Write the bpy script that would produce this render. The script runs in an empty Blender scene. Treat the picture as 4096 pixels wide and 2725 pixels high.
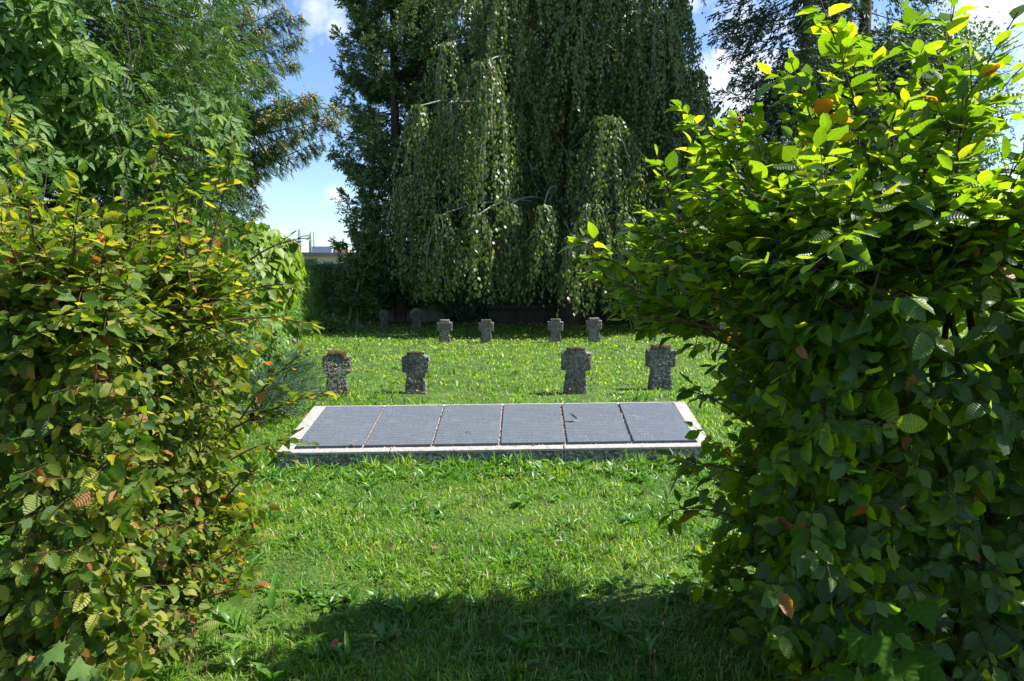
import bpy, bmesh, math, random
import numpy as np
from mathutils import Vector, Matrix, noise as mnoise

random.seed(7)
RNG = np.random.default_rng(11)
SC = bpy.context.scene
COL = SC.collection
R = math.radians

# ------------------------------------------------------------------ camera, sky, sun, exposure
CAM_H = 1.65
FPX = 683.0
PITCH = math.atan(60.3 / FPX)
cam_d = bpy.data.cameras.new('camera')
cam_d.sensor_width = 36.0
cam_d.lens = FPX / 1024.0 * 36.0
cam_d.clip_start = 0.05
cam_d.clip_end = 3000
cam = bpy.data.objects.new('camera', cam_d)
COL.objects.link(cam)
cam.location = (0, 0, CAM_H)
cam.rotation_euler = (math.pi / 2 - PITCH, 0, 0)
SC.camera = cam

SUN_EL, SUN_AZ = 52.0, 86.0          # azimuth clockwise from the view direction (+Y)
sun_d = bpy.data.lights.new('sun', 'SUN')
sun_d.energy = 5.0
sun_d.angle = R(0.53)
sun_d.color = (1.0, 0.955, 0.88)
sun = bpy.data.objects.new('sun', sun_d)
COL.objects.link(sun)
sdir = Vector((math.sin(R(SUN_AZ)) * math.cos(R(SUN_EL)), math.cos(R(SUN_AZ)) * math.cos(R(SUN_EL)), math.sin(R(SUN_EL))))
sun.rotation_euler = sdir.to_track_quat('Z', 'Y').to_euler()
sun.location = (20, 5, 30)

SC.view_settings.view_transform = 'Standard'
SC.view_settings.look = 'None'
SC.view_settings.gamma = 1.0
SC.view_settings.use_curve_mapping = False
SC.view_settings.exposure = 1.08

_cp, _sp = math.cos(PITCH), math.sin(PITCH)
def ray(px, py):
    a, b = px - 512.0, 340.5 - py
    return Vector((a, b * _sp + FPX * _cp, b * _cp - FPX * _sp))
def at(px, py, Y):
    d = ray(px, py)
    return Vector((0, 0, CAM_H)) + d * (Y / d.y)
def ground_at(px, py, z=0.0):
    d = ray(px, py)
    return Vector((0, 0, CAM_H)) + d * ((z - CAM_H) / d.z)

world = bpy.data.worlds.new('World')
SC.world = world
world.use_nodes = True
nt = world.node_tree
nt.nodes.clear()
def N(nt, t, **kw):
    n = nt.nodes.new(t)
    for k, v in kw.items():
        setattr(n, k, v)
    return n
def math_node(nt, op, a, b=None, c=None, clamp=False):
    n = nt.nodes.new('ShaderNodeMath'); n.operation = op; n.use_clamp = clamp
    for i, v in enumerate((a, b, c)):
        if v is None: continue
        if isinstance(v, (int, float)): n.inputs[i].default_value = v
        else: nt.links.new(v, n.inputs[i])
    return n.outputs[0]
def setup_world():
    sky = N(nt, 'ShaderNodeTexSky', sky_type='NISHITA')
    sky.sun_disc = False
    sky.sun_elevation = R(SUN_EL); sky.sun_rotation = R(SUN_AZ)
    sky.altitude = 500; sky.air_density = 1.1; sky.dust_density = 0.35; sky.ozone_density = 2.0
    tc = N(nt, 'ShaderNodeTexCoord')
    nz = N(nt, 'ShaderNodeTexNoise'); nz.inputs['Scale'].default_value = 9.0; nz.inputs['Detail'].default_value = 7; nz.inputs['Roughness'].default_value = 0.58
    nt.links.new(tc.outputs['Generated'], nz.inputs['Vector'])
    total = None
    # clouds: direction seen from the lawn, angular radius in radians
    clouds = [((318, 10), .050), ((334, 26), .028), ((336, 197), .034), ((322, 204), .016), ((254, 186), .028), ((284, 232), .012),
              ((742, 18), .060), ((762, 60), .085), ((722, 55), .020), ((745, 100), .030), ((735, 20), .03), ((985, 18), .085), ((1030, 45), .09),
              ((690, 2), .022), ((325, 250), .022), ((345, 243), .012), ((1080, 120), .06), ((180, -60), .13), ((560, -160), .17),
              ((900, -120), .16), ((-60, 60), .12), ((1180, -20), .15), ((640, 150), .03)]
    for (px, py), rad in clouds:
        d = ray(px, py).normalized()
        dp = N(nt, 'ShaderNodeVectorMath', operation='DISTANCE')
        nt.links.new(tc.outputs['Generated'], dp.inputs[0]); dp.inputs[1].default_value = d
        v = math_node(nt, 'DIVIDE', dp.outputs['Value'], rad)
        v = math_node(nt, 'SUBTRACT', 1.15, v)
        total = v if total is None else math_node(nt, 'MAXIMUM', total, v)
    # a broken field of cumulus elsewhere (behind and beside the camera)
    nb = N(nt, 'ShaderNodeTexNoise'); nb.inputs['Scale'].default_value = 2.6; nb.inputs['Detail'].default_value = 5
    nt.links.new(tc.outputs['Generated'], nb.inputs['Vector'])
    sep = N(nt, 'ShaderNodeSeparateXYZ'); nt.links.new(tc.outputs['Generated'], sep.inputs[0])
    back = math_node(nt, 'MULTIPLY_ADD', sep.outputs['Y'], -2.0, 0.6, clamp=True)
    fld = math_node(nt, 'MULTIPLY_ADD', nb.outputs['Fac'], 6.0, -3.4)
    fld = math_node(nt, 'MULTIPLY', fld, back)
    total = math_node(nt, 'MAXIMUM', total, fld)
    total = math_node(nt, 'MAXIMUM', total, -1.5)
    nn = math_node(nt, 'MULTIPLY_ADD', nz.outputs['Fac'], 5.0, -2.6)
    m = math_node(nt, 'ADD', total, nn)
    m = math_node(nt, 'MULTIPLY_ADD', m, 0.9, -0.10, clamp=True)
    m = math_node(nt, 'SMOOTH_MIN', m, 0.93, 0.1)
    mix = N(nt, 'ShaderNodeMix', data_type='RGBA')
    nt.links.new(m, mix.inputs['Factor'])
    gain = N(nt, 'ShaderNodeMix', data_type='RGBA', blend_type='MULTIPLY'); gain.inputs['Factor'].default_value = 1.0
    nt.links.new(sky.outputs[0], gain.inputs['A']); gain.inputs['B'].default_value = (.86, .94, 1.06, 1)
    nt.links.new(gain.outputs['Result'], mix.inputs['A'])
    mix.inputs['B'].default_value = (6.4, 6.6, 7.0, 1)
    bg = N(nt, 'ShaderNodeBackground'); bg.inputs['Strength'].default_value = 0.10
    nt.links.new(mix.outputs['Result'], bg.inputs['Color'])
    out = N(nt, 'ShaderNodeOutputWorld'); nt.links.new(bg.outputs[0], out.inputs[0])
setup_world()

# ------------------------------------------------------------------ materials
def new_mat(name):
    m = bpy.data.materials.new(name); m.use_nodes = True
    m.node_tree.nodes.clear()
    return m, m.node_tree
def ramp(nt, fac, stops, interp='LINEAR'):
    n = nt.nodes.new('ShaderNodeValToRGB'); n.color_ramp.interpolation = interp
    el = n.color_ramp.elements
    while len(el) < len(stops): el.new(0.5)
    for e, (p, c) in zip(el, stops):
        e.position = p; e.color = (*c, 1)
    nt.links.new(fac, n.inputs[0])
    return n.outputs[0]
def leaf_mat(name, stops, trans=(2.2, 2.4, 1.0), tmix=0.35, rough=0.42, spec=0.5, veins=0.0, patch=0.0, ramp_interp='LINEAR', nveins=9.0):
    m, t = new_mat(name)
    att = N(t, 'ShaderNodeAttribute', attribute_name='rnd')
    oi = N(t, 'ShaderNodeObjectInfo')
    f = math_node(t, 'ADD', att.outputs['Fac'], oi.outputs['Random'])
    f = math_node(t, 'FRACT', f)
    col = ramp(t, f, stops, ramp_interp)
    nrm = None
    if veins > 0:
        uv = N(t, 'ShaderNodeUVMap'); sp = N(t, 'ShaderNodeSeparateXYZ'); t.links.new(uv.outputs[0], sp.inputs[0])
        au = math_node(t, 'ABSOLUTE', sp.outputs['X'])
        ph = math_node(t, 'MULTIPLY_ADD', sp.outputs['Y'], nveins * 6.283, 0.0)
        ph2 = math_node(t, 'MULTIPLY_ADD', au, -16.0, ph)
        s = math_node(t, 'SINE', ph2)
        v = math_node(t, 'MULTIPLY_ADD', s, 0.5, 0.5)
        vp = math_node(t, 'POWER', v, 4.0)
        mid = math_node(t, 'MULTIPLY_ADD', au, -22.0, 1.0, clamp=True)
        vv = math_node(t, 'MAXIMUM', vp, mid)
        mx = N(t, 'ShaderNodeMix', data_type='RGBA', blend_type='MIX')
        fm = math_node(t, 'MULTIPLY', vv, veins)
        t.links.new(fm, mx.inputs['Factor']); t.links.new(col, mx.inputs['A'])
        br = N(t, 'ShaderNodeMix', data_type='RGBA', blend_type='MULTIPLY'); br.inputs['Factor'].default_value = 1
        t.links.new(col, br.inputs['A']); br.inputs['B'].default_value = (1.9, 1.7, 1.6, 1)
        t.links.new(br.outputs['Result'], mx.inputs['B'])
        col = mx.outputs['Result']
        bp = N(t, 'ShaderNodeBump'); bp.inputs['Strength'].default_value = 0.45; bp.inputs['Distance'].default_value = 0.003
        t.links.new(v, bp.inputs['Height']); nrm = bp.outputs[0]
    if patch > 0:
        tc = N(t, 'ShaderNodeNewGeometry'); nz = N(t, 'ShaderNodeTexNoise'); nz.inputs['Scale'].default_value = patch
        nz.inputs['Detail'].default_value = 4
        t.links.new(tc.outputs['Position'], nz.inputs['Vector'])
        g = ramp(t, nz.outputs['Fac'], [(0.36, (0.62, 0.78, 0.7)), (0.5, (1, 1, 1)), (0.66, (1.32, 1.14, 1.0))])
        mm = N(t, 'ShaderNodeMix', data_type='RGBA', blend_type='MULTIPLY'); mm.inputs['Factor'].default_value = 1
        t.links.new(col, mm.inputs['A']); t.links.new(g, mm.inputs['B']); col = mm.outputs['Result']
    p = N(t, 'ShaderNodeBsdfPrincipled'); p.inputs['Roughness'].default_value = rough
    p.inputs['Specular IOR Level'].default_value = spec
    t.links.new(col, p.inputs['Base Color'])
    tr = N(t, 'ShaderNodeBsdfTranslucent')
    tm = N(t, 'ShaderNodeMix', data_type='RGBA', blend_type='MULTIPLY'); tm.inputs['Factor'].default_value = 1
    t.links.new(col, tm.inputs['A']); tm.inputs['B'].default_value = (*trans, 1)
    t.links.new(tm.outputs['Result'], tr.inputs['Color'])
    if nrm:
        t.links.new(nrm, p.inputs['Normal'])
    ms = N(t, 'ShaderNodeMixShader'); ms.inputs[0].default_value = tmix
    t.links.new(p.outputs[0], ms.inputs[1]); t.links.new(tr.outputs[0], ms.inputs[2])
    o = N(t, 'ShaderNodeOutputMaterial'); t.links.new(ms.outputs[0], o.inputs[0])
    return m
def noise_mat(name, stops, scale=8.0, detail=6, rough=0.8, bump=0.3, dist=0.01, bscale=None, spec=0.3, metallic=0.0, stretch=None, space='Object', bdetail=8):
    m, t = new_mat(name)
    tc = N(t, 'ShaderNodeTexCoord')
    src = tc.outputs[space]
    if stretch:
        mp = N(t, 'ShaderNodeMapping'); mp.inputs['Scale'].default_value = stretch
        t.links.new(src, mp.inputs['Vector']); src = mp.outputs[0]
    nz = N(t, 'ShaderNodeTexNoise'); nz.inputs['Scale'].default_value = scale; nz.inputs['Detail'].default_value = detail; nz.inputs['Roughness'].default_value = 0.6
    t.links.new(src, nz.inputs['Vector'])
    col = ramp(t, nz.outputs['Fac'], stops)
    p = N(t, 'ShaderNodeBsdfPrincipled'); p.inputs['Roughness'].default_value = rough
    p.inputs['Specular IOR Level'].default_value = spec; p.inputs['Metallic'].default_value = metallic
    t.links.new(col, p.inputs['Base Color'])
    if bump > 0:
        n2 = N(t, 'ShaderNodeTexNoise'); n2.inputs['Scale'].default_value = bscale or scale * 3; n2.inputs['Detail'].default_value = bdetail
        t.links.new(src, n2.inputs['Vector'])
        bp = N(t, 'ShaderNodeBump'); bp.inputs['Strength'].default_value = bump; bp.inputs['Distance'].default_value = dist
        t.links.new(n2.outputs['Fac'], bp.inputs['Height']); t.links.new(bp.outputs[0], p.inputs['Normal'])
    o = N(t, 'ShaderNodeOutputMaterial'); t.links.new(p.outputs[0], o.inputs[0])
    return m

M = {}
M['hedge_r'] = leaf_mat('hornbeam_leaf', [(0, (.022, .062, .006)), (.45, (.038, .092, .007)), (.8, (.070, .135, .009)), (.988, (.115, .170, .013)), (.993, (.20, .10, .025)), (1, (.22, .09, .03))],
                        trans=(6.6, 4.9, 1.0), tmix=.50, rough=.33, spec=.55, veins=.36)
M['hedge_l'] = leaf_mat('hornbeam_leaf_dry', [(0, (.028, .075, .008)), (.35, (.065, .120, .012)), (.7, (.135, .180, .022)), (.95, (.25, .25, .040)), (.982, (.23, .11, .035)), (1, (.25, .10, .04))],
                        trans=(3.2, 2.9, .8), tmix=.40, rough=.45, spec=.34, veins=.38)
M['creeper'] = leaf_mat('creeper_leaf', [(0, (.035, .095, .014)), (.5, (.065, .145, .020)), (.85, (.12, .20, .022)), (1, (.15, .23, .025))],
                        trans=(2.4, 2.5, .8), tmix=.36, rough=.5, spec=.28, veins=.35, nveins=7)
M['creeper_far'] = leaf_mat('creeper_leaf_far', [(0, (.06, .135, .025)), (.6, (.11, .21, .04)), (.985, (.15, .26, .05)), (.99, (.25, .08, .03)), (1, (.22, .05, .03))],
                        trans=(2.3, 2.4, .9), tmix=.33, rough=.42, spec=.45)
M['catalpa'] = leaf_mat('catalpa_leaf', [(0, (.11, .20, .012)), (.6, (.17, .27, .015)), (1, (.22, .31, .02))], trans=(1.8, 1.8, .6), tmix=.4, rough=.45, spec=.35)
M['hemlock'] = leaf_mat('hemlock_needles', [(0, (.035, .085, .016)), (.6, (.06, .13, .022)), (1, (.11, .18, .03))], trans=(2.0, 2.2, .9), tmix=.30, rough=.5)
M['thuja'] = leaf_mat('thuja_needles', [(0, (.05, .10, .028)), (.6, (.085, .15, .04)), (1, (.13, .19, .05))], trans=(2, 2, 1), tmix=.3, rough=.5)
M['cone'] = leaf_mat('seed_cones', [(0, (.34, .20, .06)), (1, (.52, .33, .10))], trans=(1, 1, 1), tmix=.1, rough=.7)
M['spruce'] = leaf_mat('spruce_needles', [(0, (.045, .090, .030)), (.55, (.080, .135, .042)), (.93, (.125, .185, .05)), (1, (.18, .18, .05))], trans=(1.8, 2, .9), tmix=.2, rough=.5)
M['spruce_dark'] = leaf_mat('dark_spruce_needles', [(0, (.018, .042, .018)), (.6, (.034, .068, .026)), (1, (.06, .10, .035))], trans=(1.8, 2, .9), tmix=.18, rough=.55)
M['beech'] = leaf_mat('weeping_beech_leaf', [(0, (.060, .090, .022)), (.5, (.095, .140, .032)), (.9, (.145, .185, .048)), (.99, (.18, .21, .05)), (.996, (.25, .12, .03)), (1, (.25, .12, .03))], trans=(1.8, 2.2, .6), tmix=.25, rough=.42, spec=.5)
M['broad'] = leaf_mat('broad_leaf', [(0, (.03, .07, .012)), (.6, (.055, .115, .016)), (1, (.10, .18, .02))], trans=(2.2, 2.3, .8), tmix=.33, rough=.45)
M['sapling'] = leaf_mat('sapling_leaf', [(0, (.05, .09, .02)), (.6, (.09, .14, .03)), (1, (.16, .19, .04))], trans=(2, 2, .8), tmix=.3, rough=.4)
M['juniper'] = leaf_mat('juniper_needles', [(0, (.055, .12, .060)), (.6, (.09, .17, .09)), (1, (.15, .22, .11))], trans=(1.5, 1.6, 1.2), tmix=.2, rough=.55)
M['grass'] = leaf_mat('grass_blade', [(0, (.075, .175, .014)), (.4, (.130, .265, .022)), (.8, (.200, .345, .036)), (.955, (.25, .38, .07)), (.975, (.38, .36, .18)), (1, (.44, .39, .22))],
                      trans=(2.0, 1.9, .7), tmix=.45, rough=.42, spec=.42, patch=1.4)
M['weed'] = leaf_mat('weed_leaf', [(0, (.055, .150, .016)), (.6, (.085, .205, .024)), (1, (.14, .26, .04))], trans=(2.0, 2.1, .8), tmix=.33, rough=.38, spec=.5)
M['maple'] = leaf_mat('maple_leaf', [(0, (.028, .080, .008)), (1, (.045, .105, .012))], trans=(2.0, 2.1, .6), tmix=.33, rough=.75, spec=.04, veins=.3, nveins=5)
M['maple_l'] = leaf_mat('pale_maple_leaf', [(0, (.09, .17, .04)), (1, (.13, .21, .06))], trans=(1.5, 1.6, .8), tmix=.3, rough=.7, spec=.08)
M['yellow'] = leaf_mat('yellow_petal', [(0, (.75, .55, .02)), (1, (.85, .68, .03))], trans=(1, 1, 1), tmix=.25, rough=.6, spec=.1)
M['seed'] = leaf_mat('seed_head', [(0, (.16, .09, .05)), (1, (.30, .19, .10))], trans=(1, 1, 1), tmix=.1, rough=.8, spec=.1)
M['bark'] = noise_mat('brown_bark', [(.3, (.035, .024, .018)), (.7, (.11, .08, .06))], scale=14, stretch=(1, 1, .25), bump=.8, dist=.03)
M['bark_grey'] = noise_mat('grey_bark', [(.3, (.16, .145, .125)), (.7, (.34, .31, .27))], scale=14, stretch=(1, 1, .4), bump=.4, dist=.02)
M['twig'] = noise_mat('brown_twig', [(.3, (.045, .022, .012)), (.7, (.13, .07, .04))], scale=30, bump=.2, dist=.002)
M['dead'] = noise_mat('dead_leaf', [(.3, (.16, .055, .02)), (.7, (.32, .13, .05))], scale=40, bump=.4, dist=.004, rough=.6)
M['soil'] = noise_mat('soil_and_moss', [(.30, (.035, .055, .012)), (.5, (.060, .115, .018)), (.72, (.10, .17, .025))], scale=3.5, detail=10, bump=.8, dist=.03, bscale=40, space='Object')

def stone_mat():
    m, t = new_mat('conglomerate_stone')
    tc = N(t, 'ShaderNodeTexCoord')
    oi = N(t, 'ShaderNodeObjectInfo')
    ad = N(t, 'ShaderNodeVectorMath', operation='ADD'); t.links.new(tc.outputs['Object'], ad.inputs[0])
    cb = N(t, 'ShaderNodeCombineXYZ'); t.links.new(math_node(t, 'MULTIPLY', oi.outputs['Random'], 7.0), cb.inputs[0]); t.links.new(cb.outputs[0], ad.inputs[1])
    v = N(t, 'ShaderNodeTexVoronoi'); v.inputs['Scale'].default_value = 40; v.inputs['Randomness'].default_value = 1
    nz = N(t, 'ShaderNodeTexNoise'); nz.inputs['Scale'].default_value = 36; nz.inputs['Detail'].default_value = 10; nz.inputs['Roughness'].default_value = .7
    n2 = N(t, 'ShaderNodeTexNoise'); n2.inputs['Scale'].default_value = 5; n2.inputs['Detail'].default_value = 4
    for n in (v, nz, n2): t.links.new(ad.outputs[0], n.inputs['Vector'])
    c1 = ramp(t, nz.outputs['Fac'], [(.34, (.08, .07, .06)), (.46, (.20, .185, .165)), (.58, (.33, .31, .28)), (.68, (.56, .53, .49))])
    c2 = ramp(t, n2.outputs['Fac'], [(.36, (.60, .58, .55)), (.6, (1.05, 1.0, .94))])
    mx = N(t, 'ShaderNodeMix', data_type='RGBA', blend_type='MULTIPLY'); mx.inputs['Factor'].default_value = 1
    t.links.new(c1, mx.inputs['A']); t.links.new(c2, mx.inputs['B'])
    p = N(t, 'ShaderNodeBsdfPrincipled'); p.inputs['Roughness'].default_value = .85; p.inputs['Specular IOR Level'].default_value = .25
    t.links.new(mx.outputs['Result'], p.inputs['Base Color'])
    h = math_node(t, 'MULTIPLY_ADD', v.outputs['Distance'], .7, nz.outputs['Fac'])
    bp = N(t, 'ShaderNodeBump'); bp.inputs['Strength'].default_value = 1.0; bp.inputs['Distance'].default_value = .022
    t.links.new(h, bp.inputs['Height']); t.links.new(bp.outputs[0], p.inputs['Normal'])
    o = N(t, 'ShaderNodeOutputMaterial'); t.links.new(p.outputs[0], o.inputs[0])
    return m
M['stone'] = stone_mat()
M['moss'] = noise_mat('dry_moss', [(.3, (.030, .020, .012)), (.5, (.065, .048, .014)), (.66, (.13, .12, .025))], scale=16, bump=1, dist=.01, bscale=90, rough=.95)
M['kerb_top'] = noise_mat('pale_kerb_stone', [(.30, (.17, .16, .13)), (.42, (.32, .30, .28)), (.7, (.42, .395, .375))], scale=20, bump=.15, dist=.002, bscale=160, rough=.7)
M['kerb_face'] = noise_mat('rough_grey_granite', [(.38, (.06, .065, .055)), (.5, (.16, .165, .145)), (.6, (.42, .42, .38))], scale=45, bump=.9, dist=.012, bscale=70, rough=.6, spec=.5)
M['joint'] = noise_mat('joint_bedding', [(.36, (.10, .06, .04)), (.5, (.34, .27, .22)), (.7, (.46, .40, .35))], scale=30, bump=.6, dist=.006)
M['wall'] = noise_mat('weathered_plaster', [(.3, (.14, .11, .085)), (.7, (.30, .25, .20))], scale=3, bump=.4, dist=.02, stretch=(1, 1, .3))
M['tile'] = noise_mat('clay_tile', [(.3, (.20, .055, .025)), (.7, (.38, .12, .06))], scale=6, bump=.3, dist=.01)
M['old_stone'] = noise_mat('brown_sandstone', [(.3, (.030, .024, .018)), (.7, (.075, .060, .045))], scale=5, bump=.4, dist=.02)
M['facade'] = noise_mat('beige_facade', [(.3, (.42, .34, .24)), (.7, (.48, .40, .29))], scale=.5, bump=0)
M['facade_pink'] = noise_mat('pink_facade', [(.3, (.45, .30, .24)), (.7, (.52, .36, .29))], scale=.5, bump=0)
M['roofm'] = noise_mat('dark_roof', [(.3, (.16, .13, .12)), (.7, (.22, .18, .16))], scale=.5, bump=0)
M['metal'] = noise_mat('grey_sheet_metal', [(.3, (.28, .33, .40)), (.7, (.38, .43, .50))], scale=.8, bump=0, rough=.5)
M['mast'] = noise_mat('mast_metal', [(.3, (.12, .13, .15)), (.7, (.18, .19, .21))], scale=.8, bump=0, rough=.5)
M['pane'] = noise_mat('window_glass', [(.3, (.03, .04, .05)), (.7, (.06, .07, .09))], scale=.8, bump=0, rough=.1, spec=.8)

def plate_mat():
    # dark cast plates; very small raised lettering in close rows reads as relief only
    m, t = new_mat('cast_name_plate')
    tc = N(t, 'ShaderNodeTexCoord'); sp = N(t, 'ShaderNodeSeparateXYZ'); t.links.new(tc.outputs['Object'], sp.inputs[0])
    rows = math_node(t, 'MULTIPLY', sp.outputs['Y'], 23.0)
    rf = math_node(t, 'FRACT', rows); ri = math_node(t, 'FLOOR', rows)
    rowm = math_node(t, 'PINGPONG', rf, .5)
    rowm = math_node(t, 'GREATER_THAN', rowm, .17)
    cb = N(t, 'ShaderNodeCombineXYZ')
    t.links.new(math_node(t, 'MULTIPLY', sp.outputs['X'], 85.0), cb.inputs[0])
    t.links.new(math_node(t, 'MULTIPLY', ri, 7.31), cb.inputs[1]); t.links.new(math_node(t, 'MULTIPLY', rf, 2.4), cb.inputs[2])
    nz = N(t, 'ShaderNodeTexNoise'); nz.inputs['Scale'].default_value = 1.0; nz.inputs['Detail'].default_value = 2
    t.links.new(cb.outputs[0], nz.inputs['Vector'])
    let = math_node(t, 'GREATER_THAN', nz.outputs['Fac'], .5)
    cb2 = N(t, 'ShaderNodeCombineXYZ')
    t.links.new(math_node(t, 'MULTIPLY', sp.outputs['X'], 13.0), cb2.inputs[0]); t.links.new(math_node(t, 'MULTIPLY', ri, 3.7), cb2.inputs[1])
    nw = N(t, 'ShaderNodeTexNoise'); nw.inputs['Scale'].default_value = 1; t.links.new(cb2.outputs[0], nw.inputs['Vector'])
    word = math_node(t, 'GREATER_THAN', nw.outputs['Fac'], .30)
    ax = math_node(t, 'ABSOLUTE', sp.outputs['X']); ay = math_node(t, 'ABSOLUTE', sp.outputs['Y'])
    inx = math_node(t, 'LESS_THAN', ax, .34); iny = math_node(t, 'LESS_THAN', ay, .56)
    h = math_node(t, 'MULTIPLY_ADD', let, .65, .35); h = math_node(t, 'MULTIPLY', h, rowm); h = math_node(t, 'MULTIPLY', h, word)
    h = math_node(t, 'MULTIPLY', h, inx); h = math_node(t, 'MULTIPLY', h, iny)
    big = N(t, 'ShaderNodeTexNoise'); big.inputs['Scale'].default_value = 6; big.inputs['Detail'].default_value = 6
    t.links.new(tc.outputs['Object'], big.inputs['Vector'])
    c0 = ramp(t, big.outputs['Fac'], [(.3, (.088, .105, .128)), (.6, (.105, .124, .148)), (.78, (.15, .168, .185))])
    mx = N(t, 'ShaderNodeMix', data_type='RGBA'); t.links.new(math_node(t, 'MULTIPLY', h, .34), mx.inputs['Factor'])
    t.links.new(c0, mx.inputs['A']); mx.inputs['B'].default_value = (.34, .36, .38, 1)
    p = N(t, 'ShaderNodeBsdfPrincipled'); p.inputs['Roughness'].default_value = .48; p.inputs['Specular IOR Level'].default_value = .5
    p.inputs['Metallic'].default_value = .25
    t.links.new(mx.outputs['Result'], p.inputs['Base Color'])
    bp = N(t, 'ShaderNodeBump'); bp.inputs['Strength'].default_value = .8; bp.inputs['Distance'].default_value = .003
    t.links.new(h, bp.inputs['Height']); t.links.new(bp.outputs[0], p.inputs['Normal'])
    o = N(t, 'ShaderNodeOutputMaterial'); t.links.new(p.outputs[0], o.inputs[0])
    return m
M['plate'] = plate_mat()
M['plate_text'] = noise_mat('plate_lettering', [(.3, (.30, .32, .35)), (.7, (.38, .40, .43))], scale=20, bump=0, rough=.4, metallic=.3)

# ------------------------------------------------------------------ object helpers
def tag(o, label=None, cat=None, group=None, kind=None):
    if label: o['label'] = label
    if cat: o['category'] = cat
    if group: o['group'] = group
    if kind: o['kind'] = kind
    return o
def empty(name, loc, label, cat, group=None, rz=0.0):
    o = bpy.data.objects.new(name, None); COL.objects.link(o)
    o.location = loc; o.rotation_euler = (0, 0, rz); o.empty_display_size = .2
    return tag(o, label, cat, group)
def link(name, me, parent=None, mat=None):
    o = bpy.data.objects.new(name, me); COL.objects.link(o)
    if mat is not None and len(me.materials) == 0: me.materials.append(mat)
    if parent is not None:
        o.parent = parent
        bpy_inv = Matrix.Translation(parent.location) @ parent.rotation_euler.to_matrix().to_4x4()
        o.matrix_parent_inverse = bpy_inv.inverted()
    return o
def mesh_np(name, V, F, mat=None, rnd=None, uv=None, smooth=False):
    """V (n,3); F list of (k,3)/(k,4) arrays; rnd per face; uv per vertex"""
    me = bpy.data.meshes.new(name)
    V = np.ascontiguousarray(V, dtype=np.float32)
    me.vertices.add(len(V)); me.vertices.foreach_set('co', V.ravel())
    idx = np.concatenate([f.reshape(-1) for f in F]).astype(np.int32)
    tot = np.concatenate([np.full(len(f), f.shape[1], dtype=np.int32) for f in F])
    start = np.concatenate([[0], np.cumsum(tot)[:-1]]).astype(np.int32)
    me.loops.add(len(idx)); me.loops.foreach_set('vertex_index', idx)
    me.polygons.add(len(tot)); me.polygons.foreach_set('loop_start', start)
    if smooth: me.polygons.foreach_set('use_smooth', np.ones(len(tot), dtype=bool))
    me.update(calc_edges=True)
    if rnd is not None:
        a = me.attributes.new('rnd', 'FLOAT', 'FACE'); a.data.foreach_set('value', np.asarray(rnd, dtype=np.float32))
    if uv is not None:
        l = me.uv_layers.new(name='UVMap'); l.data.foreach_set('uv', np.asarray(uv, dtype=np.float32)[idx].ravel())
    if mat: me.materials.append(mat)
    return me
def nrmz(a): return a / np.maximum(np.linalg.norm(a, axis=-1, keepdims=True), 1e-9)
def frames(axis, nref):
    """columns x, axis, n"""
    a = nrmz(axis); n = nref - (nref * a).sum(-1, keepdims=True) * a; n = nrmz(n)
    x = np.cross(a, n)
    return np.stack([x, a, n], axis=-1)
def scatter(name, tmpls, P, FR, S, mat, rnd=None, parent=None, smooth=False, uv=True, pick=None):
    """copies of the template meshes baked into one mesh (numpy)"""
    if pick is None: pick = RNG.integers(0, len(tmpls), len(P))
    if rnd is None: rnd = RNG.random(len(P))
    if np.ndim(S) == 1: S = np.stack([S, S, S], -1)
    Vs, F3, F4, r3, r4, UV = [], [], [], [], [], []
    off = 0
    for k, tp in enumerate(tmpls):
        m = np.where(pick == k)[0]
        if len(m) == 0: continue
        tv = tp['v']; nv = len(tv)
        W = np.einsum('nij,nvj->nvi', FR[m], tv[None] * S[m][:, None, :]) + P[m][:, None, :]
        Vs.append(W.reshape(-1, 3))
        base = off + np.arange(len(m))[:, None, None] * nv
        if len(tp['t']): F3.append((tp['t'][None] + base).reshape(-1, 3)); r3.append(np.repeat(rnd[m], len(tp['t'])))
        if len(tp['q']): F4.append((tp['q'][None] + base).reshape(-1, 4)); r4.append(np.repeat(rnd[m], len(tp['q'])))
        UV.append(np.tile(tp['uv'], (len(m), 1)))
        off += len(m) * nv
    F, rr = [], []
    if F3: F.append(np.concatenate(F3)); rr.append(np.concatenate(r3))
    if F4: F.append(np.concatenate(F4)); rr.append(np.concatenate(r4))
    me = mesh_np(name, np.concatenate(Vs), F, mat, np.concatenate(rr), np.concatenate(UV) if uv else None, smooth)
    return link(name, me, parent)
def tubes(name, paths, radii, mat, parent=None, sides=5, smooth=True):
    """paths (n,k,3) array, radii (n,k)"""
    P = np.asarray(paths, dtype=float); Rr = np.asarray(radii, dtype=float)
    n, k, _ = P.shape
    T = np.gradient(P, axis=1); T = nrmz(T)
    ref = np.where(np.abs(T[..., 2:3]) > .9, np.array([1.0, 0, 0]), np.array([0, 0, 1.0]))
    A = nrmz(np.cross(T, ref)); B = np.cross(T, A)
    ang = np.arange(sides) / sides * 2 * np.pi
    ring = A[:, :, None, :] * np.cos(ang)[None, None, :, None] + B[:, :, None, :] * np.sin(ang)[None, None, :, None]
    V = P[:, :, None, :] + ring * Rr[:, :, None, None]
    i = np.arange(n)[:, None, None] * k * sides; j = np.arange(k - 1)[None, :, None] * sides; s = np.arange(sides)[None, None, :]
    s2 = (s + 1) % sides
    q = np.stack([i + j + s, i + j + s2, i + j + sides + s2, i + j + sides + s], -1).reshape(-1, 4)
    me = mesh_np(name, V.reshape(-1, 3), [q], mat, smooth=smooth)
    return link(name, me, parent)
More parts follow.
